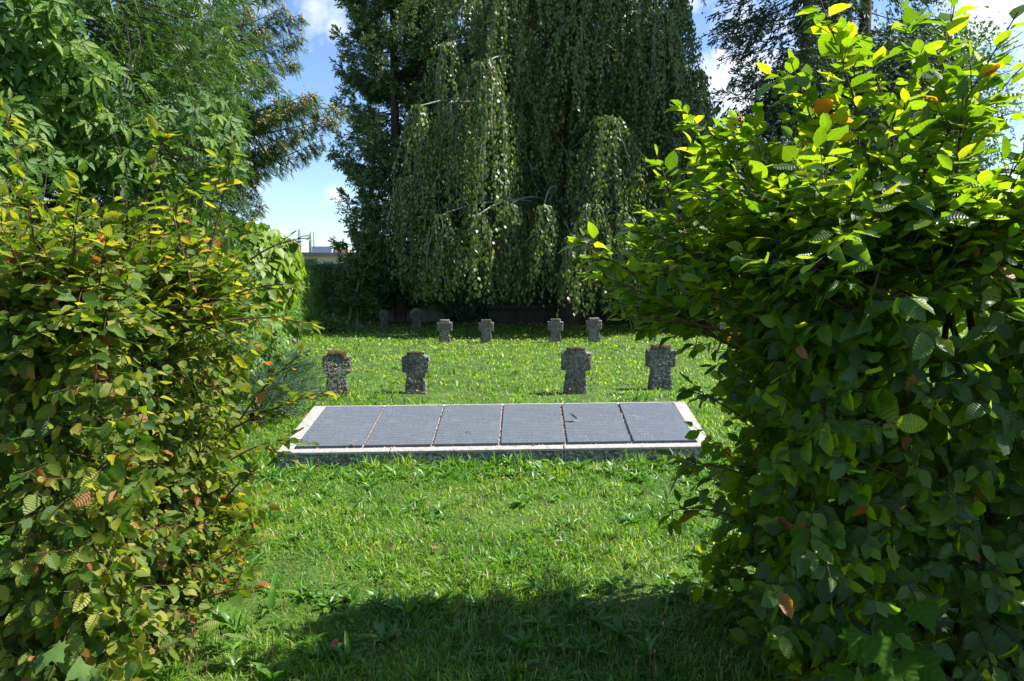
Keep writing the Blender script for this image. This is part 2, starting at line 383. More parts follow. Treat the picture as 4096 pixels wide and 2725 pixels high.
def bez(p0, p1, p2, k=7):
    t = np.linspace(0, 1, k)[:, None]
    p0, p1, p2 = (np.array(p, dtype=float) for p in (p0, p1, p2))
    return (1 - t) ** 2 * p0 + 2 * t * (1 - t) * p1 + t * t * p2

def fbm(P, scale, seed=0.0):
    """cheap smooth noise on arrays: sums of rotated sines, -1..1"""
    P = np.asarray(P) * scale + seed
    r = np.sin(P[..., 0] * 1.3 + 1.7 * np.sin(P[..., 1] * .9 + P[..., 2] * .7)) \
        + np.sin(P[..., 1] * 1.7 + 1.3 * np.sin(P[..., 2] * 1.1 + P[..., 0] * .6) + 2.1) \
        + np.sin(P[..., 2] * 1.5 + 1.5 * np.sin(P[..., 0] * 1.2 + P[..., 1] * .8) + 4.2)
    return r / 3

JOINED = {'branches', 'needles', 'leaves', 'hanging_twigs', 'seed_cones', 'vine_stems', 'stems', 'twigs'}

# ------------------------------------------------------------------ leaf templates (x across, y along, z up)
def T(v, t=(), q=(), uv=None):
    v = np.array(v, dtype=float)
    if uv is None: uv = v[:, :2]
    return dict(v=v, t=np.array(t, dtype=int).reshape(-1, 3), q=np.array(q, dtype=int).reshape(-1, 4), uv=np.array(uv, dtype=float))
def ovate(rows=7, width=.31, peak=.42, fold=.12, curl=.12, serr=.06, wave=0.03, roll=0.0, stem=0.0, seed=0):
    rg = random.Random(seed)
    v = [(0, 0, 0)]; uv = [(0, 0)]
    for i in range(1, rows - 1):
        y = i / (rows - 1)
        e = math.log(.5) / math.log(peak)
        w = width * (y ** .6 * (1 - y) ** .95) / .356 * (1 + (serr if i % 2 else -serr))
        z = -curl * y * y
        f = fold * w / width
        for s in (-1, 0, 1):
            yy = y + (0 if s == 0 else .035)
            ww = w * (1 + rg.uniform(-.05, .05))
            v.append((s * ww, yy, z + (f * .35 if s else 0) + (rg.uniform(-wave, wave) if s else 0) - roll * abs(s) * math.sin(y * 3)))
            uv.append((s * ww, yy))
    v.append((0, 1, -curl * 1.1)); uv.append((0, 1))
    t, q = [], []
    t += [(0, 2, 1), (0, 3, 2)]
    for i in range(rows - 3):
        a = 1 + i * 3; b = a + 3
        q += [(a, a + 1, b + 1, b), (a + 1, a + 2, b + 2, b + 1)]
    a = 1 + (rows - 3) * 3; tip = len(v) - 1
    t += [(a, a + 1, tip), (a + 1, a + 2, tip)]
    return T(v, t, q, uv)
LEAF = [ovate(8, seed=1), ovate(8, width=.34, curl=.22, fold=.22, seed=2), ovate(8, width=.29, curl=.02, fold=.30, wave=.05, seed=3), ovate(8, width=.33, curl=-.08, fold=.05, wave=.06, seed=4), ovate(8, width=.27, curl=.34, fold=.42, wave=.07, seed=9), ovate(8, width=.24, peak=.5, curl=-.2, fold=.5, wave=.05, serr=.09, seed=10)]
LEAF_LO = [ovate(5, width=.31, serr=.0, seed=1), ovate(5, width=.34, curl=.22, fold=.22, serr=0, seed=2), ovate(5, width=.29, curl=.02, fold=.30, wave=.05, serr=0, seed=3), ovate(5, width=.33, curl=-.08, fold=.05, wave=.06, serr=0, seed=4), ovate(5, width=.27, curl=.34, fold=.42, wave=.07, serr=0, seed=9), ovate(5, width=.24, peak=.5, curl=-.2, fold=.5, wave=.05, serr=0, seed=10)]
CURLED = [ovate(8, width=.26, curl=.5, fold=.5, wave=.08, roll=.12, seed=5), ovate(8, width=.22, curl=-.4, fold=.7, wave=.08, seed=6)]
SIMPLE = [T([(0, 0, 0), (-.28, .42, .05), (0, .45, 0), (.28, .42, .05), (0, 1, -.06)], [(0, 2, 1), (0, 3, 2), (1, 2, 4), (2, 3, 4)]),
          T([(0, 0, 0), (-.30, .40, .10), (0, .45, -.02), (.30, .40, .03), (0, 1, -.14)], [(0, 2, 1), (0, 3, 2), (1, 2, 4), (2, 3, 4)])]
DIAMOND = [T([(0, 0, 0), (-.34, .45, .06), (0, 1, -.03), (.34, .45, .02)], [(0, 3, 1), (1, 3, 2)])]
HEART = [T([(0, 0, 0), (-.30, -.10, .05), (-.45, .22, .02), (-.25, .6, -.03), (0, 1, -.15), (.25, .6, -.03), (.45, .22, .02), (.30, -.10, .05), (0, .45, -.06)],
           [(0, 8, 1), (1, 8, 2), (2, 8, 3), (3, 8, 4), (4, 8, 5), (5, 8, 6), (6, 8, 7), (7, 8, 0)])]
def palmate(n=5, spread=62, seed=0, fold=.1):
    rg = random.Random(seed); v, q, t, uv = [], [], [], []
    for k in range(n):
        a = R((k - (n - 1) / 2) * spread + rg.uniform(-5, 5)); L = (1, .92, .66)[min(2, abs(k - n // 2))] * rg.uniform(.92, 1.05)
        ca, sa = math.cos(a), math.sin(a); b = len(v); dr = rg.uniform(.1, .28)
        for (x, y, z) in [(0, .06, 0), (-.15, .40, .04), (0, .42, 0), (.15, .40, .04), (-.13, .70, .0), (0, .72, -.03), (.13, .70, .0), (0, 1, -.10)]:
            x, y = x * L, y * L
            v.append((x * ca + y * sa, -x * sa + y * ca, z * L - dr * y * y)); uv.append((x / L, y / L))
        t += [(b, b + 2, b + 1), (b, b + 3, b + 2), (b + 4, b + 5, b + 7), (b + 5, b + 6, b + 7)]
        q += [(b + 1, b + 2, b + 5, b + 4), (b + 2, b + 3, b + 6, b + 5)]
    return T(v, t, q, uv)
PALM5 = [palmate(seed=1), palmate(seed=2, spread=55), palmate(seed=3, spread=45)]
def maple():
    pts = [(0, 0), (-.22, -.05), (-.42, -.12), (-.38, .08), (-.58, .18), (-.46, .30), (-.62, .48), (-.36, .46), (-.26, .52), (-.20, .72), (-.10, .80), (0, 1.0)]
    out = pts + [(-x, y) for x, y in reversed(pts[1:-1])]
    v = [(x, y, -.12 * (x * x + y * y) + .03 * math.sin(9 * x)) for x, y in out]
    v.append((0, .32, .03)); c = len(v) - 1
    return T(v, [(c, (i + 1) % (c), i) for i in range(c)])
MAPLE = [maple()]
def sprig(n=9, needle=.35, width=.045, rise=.3, flat=False, seed=0):
    rg = random.Random(seed); v, t = [], []
    for i in range(n):
        y0 = i / n * .85
        a = rg.uniform(0, 2 * math.pi) if not flat else (0 if i % 2 else math.pi) + rg.uniform(-.35, .35)
        L = needle * (1.15 - .6 * y0) * rg.uniform(.8, 1.2)
        dx, dz = math.cos(a), math.sin(a) * (1 if not flat else .5)
        tx, ty, tz = dx * L * .8, y0 + L * .75, dz * L * .8
        px, pz = -dz, dx
        b = len(v)
        v += [(px * width * .5, y0 - width, pz * width * .5), (tx, ty, tz), (tx * .5 + (-px) * width + 0, y0 + L * .25 + width * 1.2, tz * .5 + (-pz) * width)]
        t += [(b, b + 1, b + 2)]
    b = len(v)
    v += [(-width * .5, 0, 0), (width * .5, 0, 0), (0, 1, 0)]; t += [(b, b + 1, b + 2)]
    return T(v, t)
SPRIG = [sprig(6, .40, .10, seed=s) for s in (1, 2, 3)]
FLATSPRIG = [sprig(8, .32, .065, flat=True, seed=s) for s in (4, 5, 6)]
FEATHER = [sprig(7, .24, .05, flat=True, seed=s) for s in (7, 8)]
def palm_lo(seed):
    rg = random.Random(seed); v, t = [], []
    for k in range(5):
        a = R((k - 2) * 55 + rg.uniform(-6, 6)); L = (1, .9, .65)[abs(k - 2)]; b = len(v); ca, sa = math.cos(a), math.sin(a)
        for x, y, z in [(0, .05, 0), (-.17, .5, .03), (0, 1, -.15), (.17, .5, .03)]: v.append((x * L * ca + y * L * sa, -x * L * sa + y * L * ca, z * L - .2 * y * y))
        t += [(b, b + 3, b + 1), (b + 1, b + 3, b + 2)]
    return T(v, t)
PALM_LO = [palm_lo(1), palm_lo(2)]

# ------------------------------------------------------------------ the lawn
def build_ground():
    xs = np.concatenate([np.linspace(-900, -30, 12), np.linspace(-28, 28, 57), np.linspace(30, 900, 12)])
    ys = np.concatenate([np.linspace(-300, -6, 8), np.linspace(-5, 36, 60), np.linspace(40, 1500, 20)])
    X, Y = np.meshgrid(xs, ys, indexing='ij')
    Z = ground_z(X, Y)
    V = np.stack([X, Y, Z], -1).reshape(-1, 3)
    nx, ny = len(xs), len(ys)
    i = np.arange(nx - 1)[:, None] * ny; j = np.arange(ny - 1)[None]
    q = np.stack([i + j, i + ny + j, i + ny + j + 1, i + j + 1], -1).reshape(-1, 4)
    o = link('ground', mesh_np('ground', V, [q], M['soil'], smooth=True))
    tag(o, kind='structure')
def ground_z(X, Y):
    X = np.asarray(X, dtype=float); Y = np.asarray(Y, dtype=float)
    P = np.stack([X, Y, X * 0], -1)
    near = np.clip((60 - np.abs(Y)) / 30, 0, 1)
    return (fbm(P, 1.1, 3.1) * .018 + fbm(P, .37, 8.2) * .02) * near
build_ground()

def in_slab(X, Y, m=0.0):
    y0 = 6.015 + .0655 * X; y1 = 7.32 + .0675 * X
    return (X > -2.12 - m) & (X < 1.90 + m) & (Y > y0 - m) & (Y < y1 + m)

BLADE = []
for s, (bend, w) in enumerate([(.25, .05), (.5, .045), (.85, .05), (.1, .04)]):
    v = [(-w, 0, 0), (w, 0, 0), (-w * .8, bend * .22, .5), (w * .8, bend * .22, .5), (0, bend, .95 - bend * .35)]
    BLADE.append(T(v, [(2, 3, 4)], [(0, 1, 3, 2)], uv=[(x, z) for x, y, z in v]))
def lawn_points(n, y0, y1, power, margin=.6, half=.80):
    u = RNG.random(n)
    if power == 0: Y = y0 + (y1 - y0) * u
    else:
        e = 1 - power
        Y = (y0 ** e + (y1 ** e - y0 ** e) * u) ** (1 / e) if abs(e) > 1e-6 else y0 * (y1 / y0) ** u
    X = (RNG.random(n) * 2 - 1) * (half * Y + margin)
    return X, Y
def grass_layer(name, n, y0, y1, power, h, wfac, mat, tm, clump=.0):
    X, Y = lawn_points(n, y0, y1, power)
    keep = ~in_slab(X, Y, .0) & ~((X < -1.9) & (Y < 3.6) & (Y > 2.3)) & ~((X > 1.5) & (Y < 3.6) & (Y > 2.3))
    X, Y = X[keep], Y[keep]; n = len(X)
    P = np.stack([X, Y, ground_z(X, Y) - .004], -1)
    d = fbm(P, 2.3, 1.0) * .6 + fbm(P, 7.0, 4.0) * .4
    hh = h * RNG.uniform(.45, 1.35, n) * (1 + .6 * d) * np.clip(.8 + Y / 60, .8, 1.3)
    a = RNG.uniform(0, 2 * np.pi, n) ; tilt = RNG.uniform(0, .95, n)
    # blades lean together within a tuft
    ta = fbm(P, 4.0, 7.7) * 6
    lean = np.stack([np.cos(a) * tilt + np.cos(ta) * .25, np.sin(a) * tilt + np.sin(ta) * .25, np.ones(n)], -1)
    up = nrmz(lean)
    yy = np.stack([np.cos(a), np.sin(a), np.zeros(n)], -1)
    yy = nrmz(yy - (yy * up).sum(-1, keepdims=True) * up)
    xx = np.cross(yy, up)
    FR = np.stack([xx, yy, up], -1)
    wf = wfac * np.clip(Y / 6, .55, 3.2)
    S = np.stack([hh * wf, hh, hh], -1)
    r = np.clip(RNG.random(n) * .8 + .2 * (d * .5 + .5) * 1.0, 0, .999)
    return scatter(name, tm, P, FR, S, mat, rnd=r, uv=False)
g = grass_layer('grass', 165000, 2.2, 9.0, 1.15, .080, 1.6, M['grass'], BLADE)
tag(g, 'lush green mown grass of the foreground lawn', 'grass', kind='stuff')
g = grass_layer('grass', 80000, 8.6, 34.0, 1.1, .078, 1.6, M['grass'], BLADE)
tag(g, 'sunlit grass of the far lawn between the stone crosses', 'grass', kind='stuff')

# broad leaved weeds: plantain and dandelion rosettes, clover
def rosettes():
    LONG = [ovate(6, width=.10, peak=.6, fold=.3, curl=.25, serr=.0, seed=21), ovate(6, width=.12, peak=.55, fold=.2, curl=.5, serr=.12, seed=22), ovate(6, width=.16, peak=.6, curl=.3, serr=.16, seed=23)]
    P, A, Nn, S = [], [], [], []
    X, Y = lawn_points(900, 2.6, 13, 1.3, .2, .7)
    # a rougher fringe along the front kerb of the memorial
    xf = RNG.uniform(-2.3, 1.95, 210); yf = 5.96 + .0655 * xf - RNG.random(210) ** 1.6 * .6
    X = np.concatenate([X, xf]); Y = np.concatenate([Y, yf])
    for x, y in zip(X, Y):
        if in_slab(np.array(x), np.array(y), .02) or abs(x) > 1.7 and y < 3.6: continue
        n = random.randint(4, 9); a0 = random.uniform(0, 6.28); L = random.uniform(.05, .115) * (1.1 if y > 5 else 1)
        el = random.uniform(.25, 1.1)
        for k in range(n):
            a = a0 + k * 6.283 / n + random.uniform(-.4, .4); e = el + random.uniform(-.25, .35)
            P.append((x, y, float(ground_z(x, y)))); A.append((math.cos(a) * math.cos(e), math.sin(a) * math.cos(e), math.sin(e)))
            Nn.append((-math.cos(a) * math.sin(e) * 1.0, -math.sin(a) * math.sin(e), math.cos(e))); S.append(L * random.uniform(.7, 1.25))
    o = scatter('weeds', LONG, np.array(P), frames(np.array(A), np.array(Nn)), np.array(S), M['weed'], uv=False, smooth=True)
    tag(o, 'plantain and dandelion leaves growing through the lawn and along the kerb', 'weeds', kind='stuff')
    # clover: small round trifoliate leaves
    v = [(0, 0, 0)]; t = []
    for k in range(3):
        a = k * 2.094; b = len(v)
        for da, rr in ((-.8, .35), (-.35, .9), (.0, .8), (.35, .9), (.8, .35)):
            v.append((math.sin(a + da) * rr, math.cos(a + da) * rr, .08 * rr))
        t += [(0, b + i + 1, b + i) for i in range(4)]
    CL = [T(v, t)]
    X, Y = lawn_points(9500, 2.4, 10, 1.5, .2, .7)
    Pn = np.stack([X, Y, ground_z(X, Y)], -1)
    d = fbm(Pn, 3.0, 12.0)
    k = (d > .0) & ~in_slab(X, Y, .02)
    X, Y = X[k], Y[k]; n = len(X)
    P = np.stack([X, Y, ground_z(X, Y) + RNG.uniform(.015, .05, n)], -1)
    A = np.stack([RNG.normal(0, 1, n), RNG.normal(0, 1, n), RNG.normal(0, .25, n)], -1)
    U = np.stack([RNG.normal(0, .35, n), RNG.normal(0, .35, n), np.ones(n)], -1)
    o = scatter('clover', CL, P, frames(A, U), RNG.uniform(.008, .014, n), M['weed'], uv=False)
    tag(o, 'small clover leaves carpeting the lawn', 'clover', kind='stuff')
rosettes()
def flowers():
    v = [(0, 0, .25)]; t = []
    for k in range(6):
        a = k * 1.047; v += [(math.cos(a), math.sin(a), .35)]
    t = [(0, 1 + k, 1 + (k + 1) % 6) for k in range(6)]
    b = len(v); v += [(-.06, 0, -5), (.06, 0, -5), (0, 0, .2)]
    FL = [T(v, t)]; ST = [T([(-.06, 0, -6), (.06, 0, -6), (0, .04, .2)], [(0, 1, 2)])]
    X1, Y1 = lawn_points(3600, 9.5, 25, .2, .5, .55)
    X2, Y2 = lawn_points(60, 5.0, 10, .2, .2, .5)
    X3, Y3 = lawn_points(1500, 17, 27, .0, .5, .5)
    X, Y = np.concatenate([X1, X2, X3]), np.concatenate([Y1, Y2, Y3])
    k = (fbm(np.stack([X, Y, X * 0], -1), .8, 5) + RNG.uniform(-.6, .6, len(X)) - .5 * (Y < 15) > -.12) & ~in_slab(X, Y, .05)
    X, Y = X[k], Y[k]; n = len(X)
    P = np.stack([X, Y, ground_z(X, Y) + RNG.uniform(.06, .14, n)], -1)
    A = np.stack([RNG.normal(0, 1, n), RNG.normal(0, 1, n), RNG.normal(0, .3, n)], -1)
    U = np.stack([RNG.normal(0, .35, n), RNG.normal(-.4, .35, n), np.ones(n)], -1)
    FR = frames(A, U)
    o = scatter('yellow_flowers', FL, P, FR, RNG.uniform(.008, .0135, n), M['yellow'], uv=False)
    tag(o, 'small yellow meadow flowers dotting the far lawn', 'flowers', kind='stuff')
    # brown seed heads of plantain on thin stems
    X, Y = lawn_points(700, 2.6, 10, 1.2, .2, .7); k = ~in_slab(X, Y, .02); X, Y = X[k], Y[k]; n = len(X)
    P = np.stack([X, Y, ground_z(X, Y)], -1); H = RNG.uniform(.07, .17, n)
    top = P + np.stack([RNG.normal(0, .02, n), RNG.normal(0, .02, n), H], -1)
    hd = top + np.stack([RNG.normal(0, .002, n), RNG.normal(0, .002, n), np.full(n, .022)], -1)
    mid = (top + hd) / 2
    pth = np.stack([P, (P + top) / 2, top, mid, hd], 1)
    rad = np.tile(np.array([.0008, .0008, .0016, .0045, .001]), (n, 1))
    o = tubes('seed_heads', pth, rad, M['seed'], sides=4)
    tag(o, 'brown plantain seed heads standing in the foreground grass', 'seed heads', kind='stuff')
flowers()

# ------------------------------------------------------------------ boundary wall, coping tiles, far building
def box_mesh(name, x0, x1, y0, y1, z0, z1, mat, parent=None, bev=0.0):
    bm = bmesh.new(); bmesh.ops.create_cube(bm, size=1)
    for v in bm.verts:
        v.co = Vector(((x0 + x1) / 2 + v.co.x * (x1 - x0), (y0 + y1) / 2 + v.co.y * (y1 - y0), (z0 + z1) / 2 + v.co.z * (z1 - z0)))
    if bev: bmesh.ops.bevel(bm, geom=bm.edges[:], offset=bev, segments=2, affect='EDGES')
    me = bpy.data.meshes.new(name); bm.to_mesh(me); bm.free(); me.materials.append(mat)
    return link(name, me, parent)

wall = empty('boundary_wall', (2, 27.2, 0), 'long weathered plaster cemetery wall with clay tile coping behind the trees', 'wall')
box_mesh('wall_body', -16, 24, 27.0, 27.4, -.1, 2.16, M['wall'], wall)
def coping():
    bm = bmesh.new()
    for i in range(7):
        a = math.pi * i / 6
    me = None
    k = 7; L = .52
    vs = [bm.verts.new((.13 * math.cos(math.pi * i / (k - 1)), y, .07 * math.sin(math.pi * i / (k - 1)) + (.02 if y < 0 else 0))) for y in (-L / 2, L / 2) for i in range(k)]
    for i in range(k - 1):
        bm.faces.new((vs[i], vs[i + 1], vs[k + i + 1], vs[k + i]))
    bm.faces.new(vs[:k][::-1]); bm.faces.new(vs[k:])
    me = bpy.data.meshes.new('coping_tile'); bm.to_mesh(me); bm.free(); me.materials.append(M['tile'])
    for i in range(60):
        o = link('coping_tile', me, None); o.parent = wall
        o.location = (-16 + .27 * i + .13 - 2, 0, 2.165)
    # the rest of the coping lies behind the trees: one joined run
    box_mesh('coping', .4, 24, 26.95, 27.45, 2.163, 2.25, M['tile'], wall)
coping()

for i, (px, Yp) in enumerate([(318, 26.6)]):
    pass

bl = empty('apartment_building', (-38, 122, 0), 'distant beige flat-roofed building with a pink penthouse and roof masts above the wall', 'building')
bt = at(330, 256, 118).z
box_mesh('wall_body', -46, -18, 118, 134, 0, bt, M['facade'], bl)
box_mesh('roof', -46.4, -17.6, 117.6, 134.4, bt + .003, bt + .55, M['roofm'], bl)
for i in range(9):
    box_mesh('window', -44 + i * 3, -42.6 + i * 3, 117.95, 118.003, bt - 2.2, bt - .9, M['pane'], bl)
z1 = at(322, 250, 124).z
box_mesh('penthouse', -38.4, -33.2, 122, 130, bt + .553, z1 - .9, M['facade_pink'], bl)
box_mesh('penthouse_roof', -38.8, -32.8, 121.7, 130.3, z1 - .897, z1 - .5, M['roofm'], bl)
box_mesh('plant_room', -34.6, -31.2, 119, 121.5, bt + .553, z1 + .4, M['metal'], bl)
box_mesh('roof_unit', -30.9, -28.6, 120, 122, bt + .553, bt + 1.4, M['facade_pink'], bl)
box_mesh('chimney', -27.0, -26.2, 121, 122, bt + .553, bt + 1.5, M['tile'], bl)
for px, top in ((297, 229), (298.6, 229), (308, 233), (309.3, 231), (312.5, 232)):
    p = at(px + 0, top, 121)
    tubes('mast', [[(p.x, 121.7, bt + .553), (p.x, 121.7, (bt + p.z) / 2), (p.x, 121.7, p.z)]], [[.11, .1, .07]], M['mast'], bl, sides=6)

# low brown stone monument under the weeping beech
mon = empty('stone_monument', (1.2, 26.2, 0), 'low dark brown stone monument in the shade under the weeping beech', 'monument')
a, b = at(488, 313, 26), at(574, 313, 26)
box_mesh('plinth', a.x, b.x, 25.9, 26.5, -.05, .55, M['old_stone'], mon, .02)
box_mesh('cap_slab', a.x - .08, b.x + .08, 25.82, 26.58, .553, .72, M['old_stone'], mon, .02)

# ------------------------------------------------------------------ trees
def trunk_path(x, y, z0, z1, k=9, wob=.12, lean=(0, 0)):
    t = np.linspace(0, 1, k)
    P = np.stack([x + lean[0] * t + wob * np.sin(t * 5 + x), y + lean[1] * t + wob * np.cos(t * 4 + y), z0 + (z1 - z0) * t], -1)
    return P
def conifer(name, label, x, y, H, Rf, zmin, mat, nbr, spr, cat='tree', size=.22, droop=.28, tip=.30, hang=.25, trunk_r=.22, z_top_density=1.0, side=None, group=None, tmpl=SPRIG, trunk_mat='bark', wfac=1.0):
    root = empty(name, (x, y, 0), label, cat, group)
    t = np.linspace(0, 1, 10)
    tubes('trunk', [trunk_path(x, y, -.1, H, 10, .05)], [trunk_r * (1 - .9 * t) + .02], M[trunk_mat], root, sides=9)
    n = nbr
    z = zmin + (H - zmin) * (RNG.random(n) ** z_top_density)
    phi = RNG.uniform(0, 2 * np.pi, n)
    L = Rf(z) * RNG.uniform(.72, 1.12, n)
    # fewer boughs on the far side
    s = np.linspace(0, 1, 8)
    D = np.stack([np.cos(phi), np.sin(phi)], -1)
    bp = np.empty((n, 8, 3))
    for j, sj in enumerate(s):
        bp[:, j, 0] = x + D[:, 0] * L * sj; bp[:, j, 1] = y + D[:, 1] * L * sj
        bp[:, j, 2] = z - droop * L * sj + tip * L * sj ** 3
    tubes('branches', bp, np.outer(np.ones(n), .028 * (1.05 - s)) * (L[:, None] / 2.5), M[trunk_mat], root, sides=4)
    # sprigs along boughs, side twigs and hanging twigs
    m = spr
    bi = RNG.integers(0, n, m); bi = bi[np.argsort(bi)]
    sp = RNG.random(m) ** .75 * .92 + .08
    base = np.stack([x + D[bi, 0] * L[bi] * sp, y + D[bi, 1] * L[bi] * sp, z[bi] - droop * L[bi] * sp + tip * L[bi] * sp ** 3], -1)
    tang = np.stack([D[bi, 0], D[bi, 1], -droop + 3 * tip * sp ** 2], -1)
    sd = np.stack([-D[bi, 1], D[bi, 0], np.zeros(m)], -1) * RNG.choice([-1, 1], m)[:, None]
    lat = RNG.random(m) * .30 * L[bi] * (1.15 - sp)
    dn = RNG.random(m) ** 1.5 * hang
    P = base + sd * lat[:, None] + tang * (lat * .6)[:, None]
    P[:, 2] -= dn + lat * .25
    A = nrmz(tang) * .8 + sd * RNG.uniform(.1, .9, m)[:, None] + RNG.normal(0, .25, (m, 3))
    A[:, 2] -= dn * 1.2 / max(hang, .05)
    U = np.stack([RNG.normal(0, .4, m), RNG.normal(0, .4, m), np.ones(m)], -1)
    S = size * RNG.uniform(.65, 1.3, m)
    scatter('needles', tmpl, P, frames(A, U), np.stack([S * wfac, S, S * wfac], -1), mat, parent=root, uv=False)
    return root

c = at(399, 320, 26)
conifer('spruce_tree', 'tall dense green spruce left of the weeping beech', c.x, 26.0, 19, lambda z: np.interp(z, [0, 1.2, 2.6, 6, 11, 19], [.7, 1.0, 1.95, 2.15, 1.95, .3]), .9,
        M['spruce'], 300, 27000, size=.30, droop=.16, tip=.42, hang=.30, wfac=1.15)
# narrow spruce showing between the green spruce and the beech
c = at(437, 300, 28.5)
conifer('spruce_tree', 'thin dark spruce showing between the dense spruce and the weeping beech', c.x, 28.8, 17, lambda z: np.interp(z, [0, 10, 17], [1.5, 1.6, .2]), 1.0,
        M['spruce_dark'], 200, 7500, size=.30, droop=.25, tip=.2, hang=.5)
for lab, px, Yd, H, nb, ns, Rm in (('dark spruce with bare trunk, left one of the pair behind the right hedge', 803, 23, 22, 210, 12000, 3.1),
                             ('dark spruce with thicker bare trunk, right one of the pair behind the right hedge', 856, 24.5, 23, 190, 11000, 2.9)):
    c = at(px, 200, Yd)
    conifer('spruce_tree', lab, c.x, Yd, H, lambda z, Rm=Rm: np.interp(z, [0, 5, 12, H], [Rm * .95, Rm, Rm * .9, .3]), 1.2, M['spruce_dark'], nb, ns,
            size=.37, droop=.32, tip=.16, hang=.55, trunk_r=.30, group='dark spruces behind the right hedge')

def broad_tree(name, label, x, y, H, Rx, Rz, zc, n, size, mat, trunk_r=.18, clumps=60, tm=SIMPLE, hollow=.6, seed=0, Ry=None, group=None, cat='tree', bark='bark'):
    root = empty(name, (x, y, 0), label, cat, group)
    rg = np.random.default_rng(seed + 50)
    Ry = Ry or Rx
    t = np.linspace(0, 1, 8)
    tubes('trunk', [trunk_path(x, y, -.1, zc, 8, .08)], [trunk_r * (1 - .6 * t)], M[bark], root, sides=8)
    d = nrmz(rg.normal(0, 1, (clumps, 3))); rr = rg.uniform(hollow, .95, clumps)
    C = np.array([x, y, zc]) + d * rr[:, None] * np.array([Rx, Ry, Rz])
    br = np.stack([bez((x, y, zc - Rz * .6), ((x + c[0]) / 2, (y + c[1]) / 2, c[2] - .2), c, 6) for c in C])
    tubes('branches', br, np.outer(np.ones(clumps), trunk_r * .35 * (1.05 - np.linspace(0, 1, 6))), M[bark], root, sides=4)
    ci = rg.integers(0, clumps, n); cr = rg.uniform(.6, 1.2, clumps) * .30 * min(Rx, Rz)
    off = rg.normal(0, 1, (n, 3)) * .55 * cr[ci][:, None]
    P = C[ci] + off
    out = nrmz(P - np.array([x, y, zc]))
    A = nrmz(rg.normal(0, .6, (n, 3)) + out * .5 + np.array([0, 0, -.5]))
    U = out + rg.normal(0, .35, (n, 3)) + np.array([0, 0, .9])
    scatter('leaves', tm, P, frames(A, U), size * rg.uniform(.7, 1.25, n), mat, parent=root, uv=False)
    return root
c = at(945, 110, 26)
broad_tree('deciduous_tree', 'rounded green broadleaf tree at the right behind the dark spruces', c.x, 27, 12, 2.8, 3.8, c.z, 15000, .17, M['broad'], clumps=110, seed=3)
c = at(655, 262, 30)
broad_tree('deciduous_tree', 'bright green bushy tree seen through the right hedge shoots', c.x + .8, 24.6, 5, 1.7, 1.7, 2.6, 6000, .14, M['broad'], clumps=50, seed=4, hollow=.5)
broad_tree('deciduous_tree', 'dark bushy tree hidden behind the right hedge beside the spruces', at(740, 300, 24).x, 25.5, 6, 2.6, 2.6, 2.9, 9000, .16, M['broad'], clumps=60, seed=5)
# small tree trunks standing at the lawn edge right of the beech
for lab, px, py in (('dark small tree trunk at the lawn edge right of the rear crosses', 640, 324), ('second dark trunk farther right, half behind the hedge shoots', 687, 322)):
    p = ground_at(px, py)
    broad_tree('deciduous_tree', lab, p.x, p.y, 6, 1.5, 1.2, 4.6, 2600, .15, M['broad'], trunk_r=.26, clumps=26, seed=int(px))
# trees on the far side of the wall close the view behind the beech
for i, (x, lab) in enumerate([(-1.5, 'dark tree in the gap behind the beech, left of the monument'), (4.5, 'dark tree behind the beech trunk'), (9, 'dark tree at the wall behind the right trunks')]):
    broad_tree('deciduous_tree', lab, x, 30.5, 9, 3.6, 4.2, 4.6, 5200, .55, M['spruce_dark'], clumps=90, seed=9 + i, hollow=.15)

